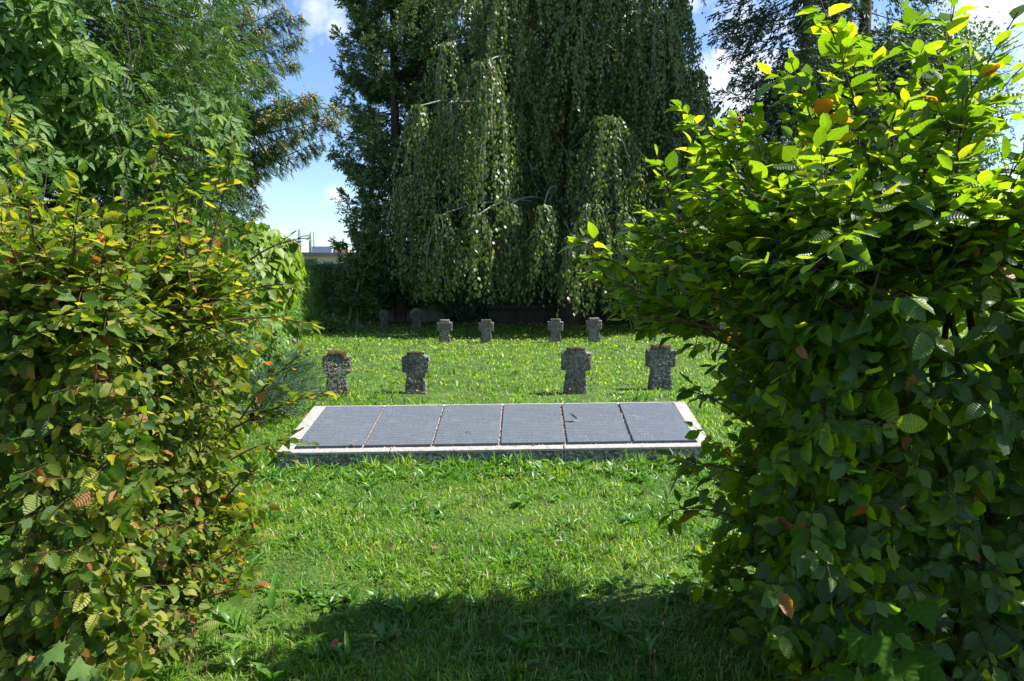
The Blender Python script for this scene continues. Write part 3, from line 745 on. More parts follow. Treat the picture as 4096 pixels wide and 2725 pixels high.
# ---- weeping beech
def weeping_beech():
    root = empty('weeping_beech', (2.2, 24.5, 0), 'huge weeping beech with curtains of hanging dark green branches', 'tree')
    rg = np.random.default_rng(5)
    t = np.linspace(0, 1, 10)
    tubes('trunk', [trunk_path(1.9, 25.2, -.1, 13, 10, .3)], [.48 * (1 - .7 * t)], M['bark'], root, sides=12)
    casc = []          # apex point, radius, bottom z, strands
    def C(px, py, hw, by, Y, dens=1.0):
        a = at(px, py, Y); b = at(px, by, Y)
        casc.append((a, hw * Y / FPX, b.z, dens * 1.15))
    for q in [(419, 106, 21, 296, 20.8, 1.3), (455, 102, 24, 250, 20.9, 1.2), (486, 62, 33, 270, 20.6, 1.5), (446, 44, 26, 160, 22.0, 1.1), (403, 178, 15, 296, 21.2, 1.2),
              (440, 215, 24, 306, 20.2, 1.3), (478, 215, 24, 310, 19.9, 1.3), (510, 205, 20, 304, 20.6, 1.2), (608, 118, 38, 262, 20.4, 1.5), (590, 205, 26, 316, 19.7, 1.3),
              (544, 206, 19, 312, 19.7, 1.3), (571, 236, 17, 322, 19.4, 1.2), (622, 215, 27, 318, 20.0, 1.3), (660, 14, 34, 170, 22.4, 1.3), (697, 72, 24, 190, 22.0, 1.2),
              (680, 140, 32, 280, 21.6, 1.3), (708, 190, 18, 300, 22.0, 1.1), (655, 215, 24, 312, 20.8, 1.2), (575, 20, 36, 130, 22.6, 1.2), (505, -10, 36, 120, 22.6, 1.2),
              (610, -50, 40, 90, 22.8, 1.2), (460, -30, 28, 90, 23.0, 1.1), (545, -70, 44, 60, 23.2, 1.1), (640, 40, 24, 120, 22.8, 1.1), (535, 90, 26, 200, 23.2, .9),
              (565, 150, 28, 270, 23.4, .9), (690, 240, 26, 308, 22.4, 1.0), (520, 250, 24, 306, 21.8, 1.0), (420, 250, 22, 304, 21.6, 1.0),
              (678, 0, 26, 130, 23.2, 1.3), (700, 100, 24, 240, 22.8, 1.3), (712, 170, 18, 290, 22.6, 1.2), (662, -30, 30, 110, 23.6, 1.2), (640, 120, 26, 250, 22.8, 1.0),
              (655, 70, 26, 190, 22.6, 1.0), (530, 40, 34, 170, 23.6, 1.0), (600, 60, 30, 190, 23.6, 1.0), (515, 150, 26, 270, 23.4, 1.0)]:
        C(*q)
    # inner and rear curtains fill the body of the crown
    for i in range(42):
        a = rg.uniform(0, 2 * math.pi); rr = 4.6 * math.sqrt(rg.uniform(.05, 1)); cx = 2.1 + rr * math.cos(a) * 1.12; cy = 26.9 + rr * math.sin(a) * .42
        top = 13.5 - .22 * rr ** 1.75 - rg.uniform(0, 4.5)
        casc.append((Vector((cx, cy, top)), rg.uniform(1.0, 1.5), max(.9, top - rg.uniform(5, 7.5)), .85))
    for i in range(16):  # extra curtains over the crown top, out of view, added to shade its inside
        a = rg.uniform(0, 2 * math.pi); rr = 3.9 * math.sqrt(rg.uniform(.0, 1))
        casc.append((Vector((2.1 + rr * math.cos(a) * 1.15, 25.4 + rr * math.sin(a) * .6, 14.6 - .10 * rr ** 2)), rg.uniform(1.3, 1.8), 11.0, .8))
    P, A, U, paths, brp, brr = [], [], [], [], [], []
    for a, rad, zb, dens in casc:
        H = a.z - zb
        ns = int(50 * dens * (rad / 1.0) ** 1.1)
        phi = rg.uniform(0, 2 * np.pi, ns); r = rad * 1.12 * rg.uniform(.1, 1, ns) ** .38; hl = H * rg.uniform(.5, 1.0, ns) * (1 - .10 * (r / rad))
        lump = 1 + .3 * np.sin(phi * 3 + a.x)
        k = 40
        tt = np.linspace(0, 1, k)[None]
        out = r[:, None] * lump[:, None] * np.clip(tt, .0001, 1) ** .5
        arch = .12 * np.sin(np.clip(tt / .2, 0, 1) * np.pi) * r[:, None]
        X = a.x + np.cos(phi)[:, None] * out + .05 * np.sin(tt * 9 + phi[:, None] * 5)
        Y = a.y + np.sin(phi)[:, None] * out * .8 + .05 * np.cos(tt * 8 + phi[:, None] * 3)
        Z = a.z - hl[:, None] * tt ** 1.25 + arch - .9 * r[:, None] * tt * .25
        pts = np.stack([X, Y, Z], -1)
        sp = np.linalg.norm(np.diff(pts, axis=1), axis=-1).mean()
        rep = max(1, int(round(sp / .092)))
        kill = rg.random((ns, k)) < (.10 + .25 * (tt < .1))
        for q in range(rep):
            off = rg.normal(0, .045, pts.shape); off[..., 2] = rg.uniform(-sp, sp, pts.shape[:2]) * .6
            p = (pts + off)[~kill]
            P.append(p); oo = np.stack([np.cos(phi), np.sin(phi)], -1)[:, None].repeat(k, 1)[~kill]; U.append(np.concatenate([oo, np.full((len(oo), 1), .55)], 1))
        for j in range(0, ns, 9):
            paths.append(pts[j, ::5])
        # pale limb arching over the top of the curtain
        hi = rg.integers(0, ns, 3)
        for j in hi: brp.append(pts[j, :24:3]); brr.append(np.linspace(.034, .012, 8) * rg.uniform(.7, 1.2))
        tr = np.array([1.9, 25.2, a.z + .3])
        brp.append(bez(tr, (tr + np.array(a)) / 2 + np.array([rg.normal(0, .5), .6, rg.uniform(.5, 1.6)]), np.array(a), 8)); brr.append(np.linspace(.06, .018, 8))
    P = np.concatenate(P); n = len(P)
    A = np.stack([rg.normal(0, .35, n), rg.normal(0, .35, n), -np.ones(n)], -1)
    U = np.concatenate(U) + rg.normal(0, .50, (n, 3))
    S = rg.uniform(.09, .155, n)
    scatter('leaves', DIAMOND, P, frames(A, U), S, M['beech'], parent=root, uv=False)
    paths = np.stack(paths)
    tubes('hanging_twigs', paths, np.tile(np.linspace(.012, .006, paths.shape[1]), (len(paths), 1)), M['bark_grey'], root, sides=3)
    tubes('branches', np.stack(brp), np.stack(brr), M['bark_grey'], root, sides=5)
    # the deep inside of the crown: larger overlapping leaf sprays round the trunk
    n = 9000
    d = nrmz(rg.normal(0, 1, (n, 3))) * (rg.random(n) ** .33)[:, None]
    Q = np.array([2.2, 26.2, 7.4]) + d * np.array([4.7, 1.4, 6.0])
    Q = Q[Q[:, 2] > 2.2]; n = len(Q)
    scatter('inner_leaves', DIAMOND, Q, frames(np.stack([rg.normal(0, .5, n), rg.normal(0, .3, n), -np.ones(n)], -1), rg.normal(0, .6, (n, 3)) + np.array([0, -1.0, .2])), rg.uniform(.25, .45, n), M['beech'], parent=root, uv=False)['kind'] = 'stuff'
weeping_beech()

# ------------------------------------------------------------------ left side: hemlock, thuja, creeper, catalpa, juniper
conifer('hemlock_tree', 'large drooping green hemlock hung with creeper at the upper left', -4.75, 7.6, 8.5, lambda z: np.interp(z, [0, 1.5, 2.6, 4.2, 5, 8.5], [.9, 1.2, 1.55, 1.95, 1.9, .5]), .8,
        M['hemlock'], 260, 12500, size=.22, droop=.10, tip=-.16, hang=.55, tmpl=FLATSPRIG, trunk_r=.2, wfac=1.1)

def thuja():
    root = empty('thuja_tree', (-5.6, 11, 0), 'cypress with brown seed cones reaching into the sky at the upper left', 'tree')
    rg = np.random.default_rng(8)
    tubes('trunk', [trunk_path(-5.9, 11.2, -.1, 9, 8, .05)], [np.linspace(.25, .05, 8)], M['bark'], root, sides=8)
    ends = [(345, 107, 10.2), (335, 118, 10.1), (318, 92, 10.3), (300, 128, 10), (285, 142, 9.9), (312, 100, 10), (302, 14, 10.4), (300, 35, 10.3), (296, 60, 10.2), (285, 8, 10.4),
            (290, 95, 10.2), (280, 110, 10), (270, 30, 10), (275, 75, 10), (265, 120, 10), (262, 165, 10.2), (268, 150, 10), (255, 190, 10.4), (262, 60, 9.8), (250, 100, 10),
            (290, -25, 10.5), (270, -50, 10.5), (322, 140, 10.1), (255, 175, 10), (245, 140, 10), (240, 40, 10), (250, 10, 10), (262, 205, 10.5)]
    br, br_r, P, A, U, CP = [], [], [], [], [], []
    for px, py, Y in ends:
        e = np.array(at(px, py, Y)); s0 = np.array([-5.9, 11.2, e[2] - .35]); mid = (s0 + e) / 2 + np.array([0, rg.uniform(-.3, .3), rg.uniform(-.45, .2)])
        path = bez(s0, mid, e, 12); br.append(path); br_r.append(np.linspace(.030, .003, 12))
        ln = np.linalg.norm(e - s0)
        m = int(390 * ln / 3)
        t = rg.uniform(.32, 1, m); bp = (1 - t)[:, None] ** 2 * s0 + (2 * t * (1 - t))[:, None] * mid + (t ** 2)[:, None] * e
        dr = rg.uniform(0, 1, m) ** 1.3 * (.34 * (1.2 - t) + .08)
        off = rg.normal(0, .09, (m, 3)) * (1.3 - t)[:, None] * 1.3
        p = bp + off; p[:, 2] -= dr * .8
        P.append(p); dirv = nrmz(e - s0)
        A.append(np.stack([dirv[0] * .6 + rg.normal(0, .35, m), rg.normal(0, .35, m), -.7 - dr], -1))
        k = (t > .88) & (rg.random(m) < .26)
        CP.append(p[k] + rg.normal(0, .02, (k.sum(), 3)))
    P = np.concatenate(P); A = np.concatenate(A); n = len(P)
    U = rg.normal(0, 1, (n, 3))
    scatter('needles', FLATSPRIG, P, frames(A, U), rg.uniform(.09, .17, n), M['thuja'], parent=root, uv=False)
    tubes('branches', np.stack(br), np.stack(br_r), M['bark'], root, sides=5)
    CP = np.concatenate(CP); n = len(CP)
    v = [(0, 0, 0), (.4, .3, 0), (-.2, .3, .35), (-.2, .3, -.35), (0, 1, 0)]
    CT = [T(v, [(0, 1, 2), (0, 2, 3), (0, 3, 1), (4, 2, 1), (4, 3, 2), (4, 1, 3)])]
    CP = np.repeat(CP, 3, 0) + rg.normal(0, .02, (n * 3, 3)); n = len(CP)
    o = scatter('seed_cones', CT, CP, frames(rg.normal(0, 1, (n, 3)) + np.array([0, 0, -1.0]), rg.normal(0, 1, (n, 3))), rg.uniform(.03, .05, n), M['cone'], parent=root, uv=False)
thuja()

def leaf_parts(root, tmesh, P, FR, S, keep_n=300, cell=7, name='leaf', min_px=0, pick=None):
    """choose the leaves that show largest; they become single leaf objects; returns mask of chosen"""
    rel = P + FR[:, :, 1] * (S[:, None] if S.ndim == 1 else S[:, :1]) * .5 - np.array([0, 0, CAM_H])
    dep = rel[:, 1] * _cp - rel[:, 2] * _sp
    upc = rel[:, 1] * _sp + rel[:, 2] * _cp
    px = 512 + FPX * rel[:, 0] / dep; py = 340.5 - FPX * upc / dep
    inside = (dep > .5) & (px > 2) & (px < 1022) & (py > 2) & (py < 679)
    size = (S if S.ndim == 1 else S[:, 0]) / dep
    facing = np.abs((nrmz(rel) * FR[:, :, 2]).sum(-1))
    ck = (px // cell).astype(int) * 10000 + (py // cell).astype(int)
    idx = np.where(inside)[0]
    order = idx[np.lexsort((dep[idx], ck[idx]))]
    first = np.concatenate([[True], np.diff(ck[order]) != 0])
    win = order[first]
    sc = size[win] * (.35 + facing[win])
    win = win[np.argsort(-sc)][:keep_n]
    mask = np.zeros(len(P), dtype=bool); mask[win] = True
    for i in win:
        k = int(pick[i]) if pick is not None else 0
        o = bpy.data.objects.new(name, tmesh[k]); COL.objects.link(o)
        o.parent = root
        s = S[i] if S.ndim == 1 else S[i, 0]
        m = Matrix([[*(FR[i, r] * s), P[i, r]] for r in range(3)] + [[0, 0, 0, 1]])
        o.matrix_parent_inverse = (Matrix.Translation(root.location)).inverted()
        o.matrix_basis = m
    return mask
def tmesh_of(tmpls, name, mat):
    out = []
    for tp in tmpls:
        F = []; 
        if len(tp['t']): F.append(tp['t'])
        if len(tp['q']): F.append(tp['q'])
        out.append(mesh_np(name, tp['v'], F, mat, uv=tp['uv'], smooth=True))
    return out

def creeper():
    root = empty('virginia_creeper', (-3.3, 4.6, 0), 'glossy five-leaved creeper draped over the hemlock at the upper left', 'creeper')
    rg = np.random.default_rng(21)
    n = 5000
    u = rg.random(n); z = rg.uniform(1.2, 4.5, n)
    ax, ay, bx, by = -5.2, 3.9, -2.55, 6.9
    P = np.stack([ax + (bx - ax) * u, ay + (by - ay) * u, z], -1)
    nor = nrmz(np.array([by - ay, -(bx - ax), 0.35]))[None]
    bulge = .38 * fbm(P, 1.5, 2.0) + .18 * fbm(P, 3.7, 6.0) - .20 * (P[:, 2:3].ravel() - 2.2) * .35
    P = P + nor * (bulge + rg.uniform(-.12, .10, n))[:, None]
    dens = fbm(P, 1.9, 9.0) + .9 - 1.0 * np.clip(u - .62, 0, 1) * 2 - .75 * np.clip((z - 3.0), 0, 1.5) * (u > .35)
    k = dens + rg.normal(0, .22, n) > .60
    P, u, z = P[k], u[k], z[k]; n = len(P)
    A = np.stack([rg.normal(.25, .5, n), rg.normal(-.15, .45, n), rg.uniform(-1.1, -.25, n)], -1)
    U = nor + rg.normal(0, .38, (n, 3)) + np.array([.15, -.2, .55])
    FR = frames(A, U); S = rg.uniform(.10, .185, n)
    pick = rg.integers(0, 3, n)
    m = leaf_parts(root, tmesh_of(PALM5, 'leaf', M['creeper']), P, FR, S, 300, 10, pick=pick)
    o = scatter('foliage', PALM5, P[~m], FR[~m], S[~m], M['creeper'], rnd=rg.random((~m).sum()), parent=root, smooth=True, pick=pick[~m]); o['kind'] = 'stuff'
    # hanging vine stems
    st = []
    for i in range(18):
        uu = rg.uniform(.15, 1); zt = rg.uniform(2.6, 4.6); L = rg.uniform(.6, 1.9)
        b = np.array([ax + (bx - ax) * uu, ay + (by - ay) * uu, zt]) + nor[0] * rg.uniform(-.1, .4)
        k = np.linspace(0, 1, 9)[:, None]
        st.append(b + np.array([[0, 0, -L]]) * k + .06 * np.stack([np.sin(k[:, 0] * 7 + i), np.cos(k[:, 0] * 6 + i), 0 * k[:, 0]], -1))
    tubes('vine_stems', np.stack(st), np.tile(np.linspace(.0032, .0018, 9), (18, 1)), M['bark'], root, sides=4)
    # the creeper's lower trailing part over the near shrubs
    # woody screen inside the drape: dry dark inner twigs and needle sprays (hemlock boughs) behind the leaves
    m2 = 10000
    u = rg.random(m2); z = rg.uniform(.5, 5.2, m2)
    Q = np.stack([ax + (bx - ax) * u, ay + (by - ay) * u, z], -1) - nor * rg.uniform(.10, .9, m2)[:, None]
    A = np.stack([rg.normal(.3, .5, m2), rg.normal(0, .4, m2), rg.uniform(-1, -.1, m2)], -1)
    h = empty('hemlock_tree', (-4.9, 5.6, 0), 'nearer hemlock mass carrying the creeper at the left edge', 'tree')
    tubes('trunk', [trunk_path(-4.9, 5.9, -.1, 6, 8, .05)], [np.linspace(.16, .05, 8)], M['bark'], h, sides=8)
    scatter('needles', FLATSPRIG, Q, frames(A, rg.normal(0, .6, (m2, 3)) + np.array([0, 0, 1.0])), rg.uniform(.10, .20, m2), M['hemlock'], parent=h, uv=False)
    e = Q[:160]; s0 = np.stack([np.full(160, -4.9), np.full(160, 5.9), e[:, 2] + .2], -1)
    br = np.stack([bez(a, (a + b) / 2 + np.array([0, 0, .1]), b, 6) for a, b in zip(s0, e)])
    tubes('branches', br, np.tile(np.linspace(.022, .006, 6), (160, 1)), M['bark'], h, sides=4)
creeper()

def leafy_bank(name, label, cat, pts, top, depth, n, size, mat, tm, z0=0.05, bulge=.25, seed=0, droop=(-1.1, -.3), stems=None, hang=0):
    """foliage draped over a bank that follows a polyline in plan"""
    rg = np.random.default_rng(seed + 70)
    pts = np.array(pts, dtype=float)
    root = empty(name, (pts[0][0], pts[0][1], 0), label, cat)
    seg = rg.integers(0, len(pts) - 1, n); u = rg.random(n)
    a = pts[seg]; b = pts[seg + 1]
    c = a + (b - a) * u[:, None]
    d = nrmz(b - a); nor = np.stack([d[:, 1], -d[:, 0]], -1)
    w = rg.random(n)
    tz = top if np.isscalar(top) else np.interp(seg + u, np.arange(len(pts)), top)
    face = rg.random(n) < .72
    z = np.where(face, z0 + (tz - z0) * w, tz + rg.normal(0, .06, n))
    back = np.where(face, rg.uniform(-.06, .12, n), w * depth)
    P = np.stack([c[:, 0], c[:, 1], z], -1)
    bl = bulge * fbm(P, 1.6, seed) + .1 * fbm(P, 4, seed + 2)
    P[:, :2] += nor * (bl - back)[:, None]
    P[:, 2] += np.where(face, 0, .18 * fbm(P, 1.4, 3 + seed))
    N3 = np.concatenate([nor, np.full((n, 1), .5)], -1)
    A = np.stack([nor[:, 0] * .4 + rg.normal(0, .4, n), nor[:, 1] * .4 + rg.normal(0, .4, n), rg.uniform(*droop, n)], -1)
    U = N3 + rg.normal(0, .35, (n, 3))
    scatter('leaves', tm, P, frames(A, U), size * rg.uniform(.65, 1.3, n), mat, parent=root, uv=False)
    k = 90; i = rg.integers(0, n, k)
    e = P[i]; s = e.copy(); s[:, 2] = 0; s[:, :2] -= (nor * .3)[i]
    br = np.stack([bez(a_, (a_ + b_) / 2 + np.array([0.05, 0, 0]), b_, 6) for a_, b_ in zip(s, e)])
    tubes('stems', br, np.tile(np.linspace(.018, .006, 6), (k, 1)), M['bark'], root, sides=4)
    return root
leafy_bank('creeper_hedge', 'sunlit creeper covering the side boundary left of the crosses', 'creeper', [(-3.9, 9.6), (-4.9, 14), (-6.3, 20), (-7.4, 26.8)], [1.5, 1.75, 2.0, 2.3], 1.2, 26000, .11, M['creeper_far'], SIMPLE, seed=1, bulge=.3)
leafy_bank('wall_creeper', 'dark creeper hanging over the tile topped wall', 'creeper', [(-7.6, 26.7), (-6.4, 26.75), (-5.2, 26.78)], [2.15, 2.3, 2.2], .5, 5200, .14, M['creeper_far'], SIMPLE, seed=3, bulge=.22)
# thin drape further right along the wall leaves streaks of bare plaster
leafy_bank('wall_creeper', 'thin creeper strands on the wall behind the sapling', 'creeper', [(-5.2, 26.85), (-2.6, 26.9)], [2.2, 1.6], .3, 1100, .14, M['creeper_far'], SIMPLE, seed=4, bulge=.1, z0=.5)
leafy_bank('shade_shrubs', 'added row of dark shrubs standing in for the deep shade along the wall behind the monument', 'shrubs', [(-2.6, 26.6), (2, 26.9), (7, 26.75), (13, 26.8)], [1.9, 2.1, 2.0, 2.2], .3, 9000, .17, M['spruce_dark'], SIMPLE, seed=14, bulge=.15)  # dark leaf row added in place of the black shade on the wall
leafy_bank('trailing_creeper', 'long leaved creeper trailing over the juniper by the left hedge', 'creeper', [(-3.3, 5.9), (-3.0, 7.2), (-3.05, 8.6), (-3.7, 9.6)], [1.75, 1.35, 1.15, 1.3], .8, 4600, .10, M['creeper_far'], PALM_LO, seed=5, bulge=.25, z0=.3)

c = at(233, 270, 11)
cat_ = empty('catalpa_tree', (c.x, 11, 0), 'ball-headed catalpa with bright yellow-green heart leaves', 'tree')
def catalpa():
    rg = np.random.default_rng(31); n = 3400
    tubes('trunk', [trunk_path(c.x, 11, -.1, c.z, 8, .02)], [np.linspace(.09, .07, 8)], M['bark'], cat_, sides=8)
    d = nrmz(rg.normal(0, 1, (n, 3))); rr = rg.uniform(.80, 1.0, n) * (1 + .09 * fbm(d, 3, 1))
    P = np.array([c.x, 11, c.z]) + d * rr[:, None] * np.array([1.12, 1.12, .80])
    P[:, 2] = np.maximum(P[:, 2], c.z - .55)
    A = d * .45 + rg.normal(0, .22, (n, 3)) + np.array([0, 0, -.85]); U = d + np.array([0, 0, .45]) + rg.normal(0, .18, (n, 3))
    scatter('leaves', HEART, P, frames(A, U), rg.uniform(.10, .19, n), M['catalpa'], parent=cat_, uv=False)
    e = P[:40]; s = np.tile(np.array([c.x, 11, c.z - .3]), (40, 1))
    tubes('branches', np.stack([bez(a, (a + b) / 2, b, 5) for a, b in zip(s, e)]), np.tile(np.linspace(.03, .01, 5), (40, 1)), M['bark'], cat_, sides=4)
catalpa()

def juniper():
    root = empty('juniper_bush', (-3.2, 8.2, 0), 'feathery blue-green juniper spreading beside the left stone cross', 'shrub')
    rg = np.random.default_rng(41)
    br, rr_, P, A = [], [], [], []
    for i in range(120):
        s0 = np.array([rg.uniform(-4.0, -3.05), rg.uniform(7.0, 9.0), rg.uniform(.03, .32)])
        L = rg.uniform(.5, 1.15); a = rg.normal(-.25, .55); e = s0 + np.array([math.cos(a) * L, math.sin(a) * L, rg.uniform(.0, .55)])
        mid = (s0 + e) / 2 + np.array([0, 0, .12]); path = bez(s0, mid, e, 7); br.append(path); rr_.append(np.linspace(.012, .004, 7))
        m = 95; t = rg.uniform(.1, 1, m)[:, None]
        bp = (1 - t) ** 2 * s0 + 2 * t * (1 - t) * mid + t ** 2 * e
        P.append(bp + rg.normal(0, .045, (m, 3))); A.append(nrmz(e - s0) + rg.normal(0, .38, (m, 3)) + np.array([0, 0, .25]))
    P = np.concatenate(P); P[:, 2] = np.maximum(P[:, 2], .03); A = np.concatenate(A); n = len(P)
    scatter('needles', FEATHER, P, frames(A, rg.normal(0, .5, (n, 3)) + np.array([0, 0, 1.0])), rg.uniform(.07, .15, n), M['juniper'], parent=root, uv=False)
    tubes('branches', np.stack(br), np.stack(rr_), M['bark'], root, sides=4)
juniper()

def sapling():
    b = ground_at(352, 331)
    root = empty('sapling', (b.x, b.y, 0), 'airy multi-stemmed sapling with small narrow leaves in front of the wall', 'shrub')
    rg = np.random.default_rng(51); st, sr, P, A = [], [], [], []
    for i in range(9):
        px = rg.uniform(332, 388); py = rg.uniform(218, 262)
        e = np.array(at(px, py, b.y + rg.uniform(-.5, .5))); s0 = np.array([b.x + rg.uniform(-.25, .25), b.y + rg.uniform(-.2, .2), 0])
        mid = np.array([s0[0] * .8 + e[0] * .2, e[1], e[2] * .6]); pth = bez(s0, mid, e, 12); st.append(pth); sr.append(np.linspace(.022, .006, 12))
        for k in range(19):
            t = rg.uniform(.2, 1); q = pth[int(t * 11)]; L = rg.uniform(.25, .8) * (1.2 - t * .6)
            a = rg.uniform(0, 6.28); f = q + np.array([math.cos(a) * L, math.sin(a) * L * .6, rg.uniform(-.1, .35)])
            sp = bez(q, (q + f) / 2 + np.array([0, 0, .05]), f, 12); st.append(sp); sr.append(np.linspace(.007, .003, 12))
            m = 46; tt = rg.uniform(0.1, 1, m)[:, None]; P.append(q + (f - q) * tt + rg.normal(0, .05, (m, 3))); A.append(rg.normal(0, .6, (m, 3)) + nrmz(f - q) + np.array([0, 0, -.4]))
    P = np.concatenate(P); A = np.concatenate(A); n = len(P)
    scatter('leaves', SIMPLE, P, frames(A, rg.normal(0, .5, (n, 3)) + np.array([0, 0, 1.0])), rg.uniform(.08, .14, n), M['sapling'], parent=root, uv=False)
    tubes('stems', np.stack(st), np.stack(sr), M['bark_grey'], root, sides=4)
    # raspberry-like shrub at its foot
    r2 = empty('bramble_bush', (b.x - .3, b.y - .4, 0), 'low dark leafy bramble at the foot of the sapling', 'shrub')
    n = 1100; P = np.stack([b.x - .7 + rg.normal(0, .36, n), b.y - .3 + rg.normal(0, .25, n), np.abs(rg.normal(0, .22, n)) + .04], -1)
    scatter('leaves', SIMPLE, P, frames(rg.normal(0, 1, (n, 3)) + np.array([0, 0, -.3]), rg.normal(0, .4, (n, 3)) + np.array([0, -.3, 1])), rg.uniform(.08, .15, n), M['creeper_far'], parent=r2, uv=False)
    e = P[:20]; s = e.copy(); s[:, 2] = 0
    tubes('stems', np.stack([s, (s + e) / 2, e], 1), np.full((20, 3), .006), M['bark'], r2, sides=3)
sapling()

# ------------------------------------------------------------------ stone crosses
def cross_mesh(seed, W=.40, H=.62, D=.155):
    a = W / 2
    prof = [(-a * .82, 0), (-a * .75, H * .20), (-a * .66, H * .40), (-a * .64, H * .495), (-a * .98, H * .505), (-a, H * .885), (-a * .65, H * .895), (-a * .64, H), ]
    prof = prof + [(-x, z) for x, z in reversed(prof)]
    bm = bmesh.new()
    f = [bm.verts.new((x, -D / 2, z - .06 if z == 0 else z)) for x, z in prof]
    face = bm.faces.new(f)
    r = bmesh.ops.extrude_face_region(bm, geom=[face])
    for v in r['geom']:
        if isinstance(v, bmesh.types.BMVert): v.co.y += D
    bmesh.ops.recalc_face_normals(bm, faces=bm.faces)
    bmesh.ops.bevel(bm, geom=bm.edges[:], offset=.006, segments=1, affect='EDGES')
    me = bpy.data.meshes.new('tmp'); bm.to_mesh(me); bm.free()
    o = bpy.data.objects.new('tmp', me); COL.objects.link(o)
    md = o.modifiers.new('r', 'REMESH'); md.mode = 'VOXEL'; md.voxel_size = .0115
    dg = bpy.context.evaluated_depsgraph_get()
    m2 = bpy.data.meshes.new_from_object(o.evaluated_get(dg)); m2.name = 'stone_cross'
    bpy.data.objects.remove(o); bpy.data.meshes.remove(me)
    n = len(m2.vertices); co = np.empty(n * 3, dtype=np.float32); m2.vertices.foreach_get('co', co); co = co.reshape(-1, 3)
    no = np.empty(n * 3, dtype=np.float32); m2.vertices.foreach_get('normal', no); no = no.reshape(-1, 3)
    off = Vector((seed * 3.1, 0, seed))
    d = np.array([mnoise.fractal(Vector(p) * 14 + off, 1.0, 2.0, 3) for p in co]) * .0045
    d2 = np.array([mnoise.noise(Vector(p) * 38 + off) for p in co])
    pit = np.where(d2 > .12, -(d2 - .12) * .055, d2 * .02)
    co = co + no * (d + pit)[:, None]
    m2.vertices.foreach_set('co', co.astype(np.float32).ravel())
    m2.polygons.foreach_set('use_smooth', np.ones(len(m2.polygons), dtype=bool))
    m2.update(); m2.materials.clear(); m2.materials.append(M['stone'])
    return m2
def moss_mesh(seed, w=.25, d=.155, drip=.05):
    k, j = 34, 18
    V = []; 
    for a in range(k + 1):
        for b in range(j + 1):
            x = (a / k - .5) * w; y = (b / j - .5) * d * 1.08
            e = min(1, 4 * min(a / k, 1 - a / k, b / j, 1 - b / j))
            nz = mnoise.fractal(Vector((x * 22, y * 22, seed)), 1, 2, 3)
            z = .002 + .010 * e ** .5 + .010 * nz
            yy = y
            if b <= 3:      # moss running down the front edge
                dr = max(0, mnoise.noise(Vector((x * 14, seed * 2.3, 0))) + .15) * drip * 2
                z -= dr * (3 - b) / 3 + (.02 if b == 0 else 0); yy = y - .012
            V.append((x, yy, z))
    F = np.array([(a * (j + 1) + b, (a + 1) * (j + 1) + b, (a + 1) * (j + 1) + b + 1, a * (j + 1) + b + 1) for a in range(k) for b in range(j)])
    me = mesh_np('moss', np.array(V), [F], M['moss'], smooth=True)
    return me
CM = [cross_mesh(s) for s in (1, 2, 3, 4)]
MM = [moss_mesh(s, drip=dp) for s, dp in ((1, .05), (2, .02), (3, .035))]
H0, W0 = .62, .385
CR = [ # px center, py base, top py, variant, label, rot, moss
    (336.8, 395.5, 351, 0, 'leftmost front stone cross, mossy, beside the juniper', .30, 0, .94),
    (416, 391.5, 350, 1, 'second front stone cross from the left with brown moss on top', .06, 1, 1.0),
    (575.2, 391.5, 346, 2, 'third front stone cross with yellow moss hanging over its top edge', -.05, 2, 1.0),
    (659.8, 388, 344, 3, 'rightmost front stone cross, thick golden moss on top, near the right hedge', .10, 0, 1.0),
    (444.6, 342, 319, 1, 'leftmost fully visible stone cross of the middle row', .08, 1, 1.0),
    (486.3, 341.5, 319, 2, 'second stone cross from the left in the middle row', .05, 1, 1.0),
    (555, 341, 318, 3, 'third stone cross of the middle row with reddish moss cap', -.05, 1, 1.0),
    (594.2, 340.5, 317, 0, 'rightmost fully visible stone cross of the middle row', -.03, 1, 1.0),
    (383.8, 324.5, 309.8, 2, 'small far stone cross at the left in the tree shade near the sapling', .1, -1, 1.0),
    (416.5, 326.5, 308.2, 1, 'far stone cross in the shade at the foot of the spruce', .05, -1, 1.0),
    (727, 343, 320, 2, 'stone cross mostly hidden behind the leaves of the right hedge', -.1, 1, 1.0),
    (294, 343, 331, 1, 'stone cross mostly buried in creeper at the left of the middle row', .3, 2, 1.0),
]
for i, (px, py, ty, v, lab, rz, ms, ws) in enumerate(CR):
    g0 = ground_at(px, py + 1.2); Y = g0.y
    Ht = at(px, ty, Y - .06).z + (.0 if ms < 0 else -.012)
    s = Ht / H0
    if i == 11: s = .8
    root = empty('stone_cross', (g0.x, Y, float(ground_z(g0.x, Y))), lab, 'cross', 'stone crosses on the lawn', rz)
    root.rotation_euler = (random.uniform(-.03, .03), random.uniform(-.03, .03), rz)
    o = bpy.data.objects.new('stone', CM[v]); COL.objects.link(o); o.parent = root; o.scale = (s * ws * 1.0, s, s)
    if ms >= 0 and i not in (4, 7):
        o = bpy.data.objects.new('moss', MM[ms]); COL.objects.link(o); o.parent = root; o.location = (0, 0, H0 * s - .006); o.scale = (s * (1, .8, .9, .95)[i % 4], s, s * (.9, .5, .6, .8)[i % 4])

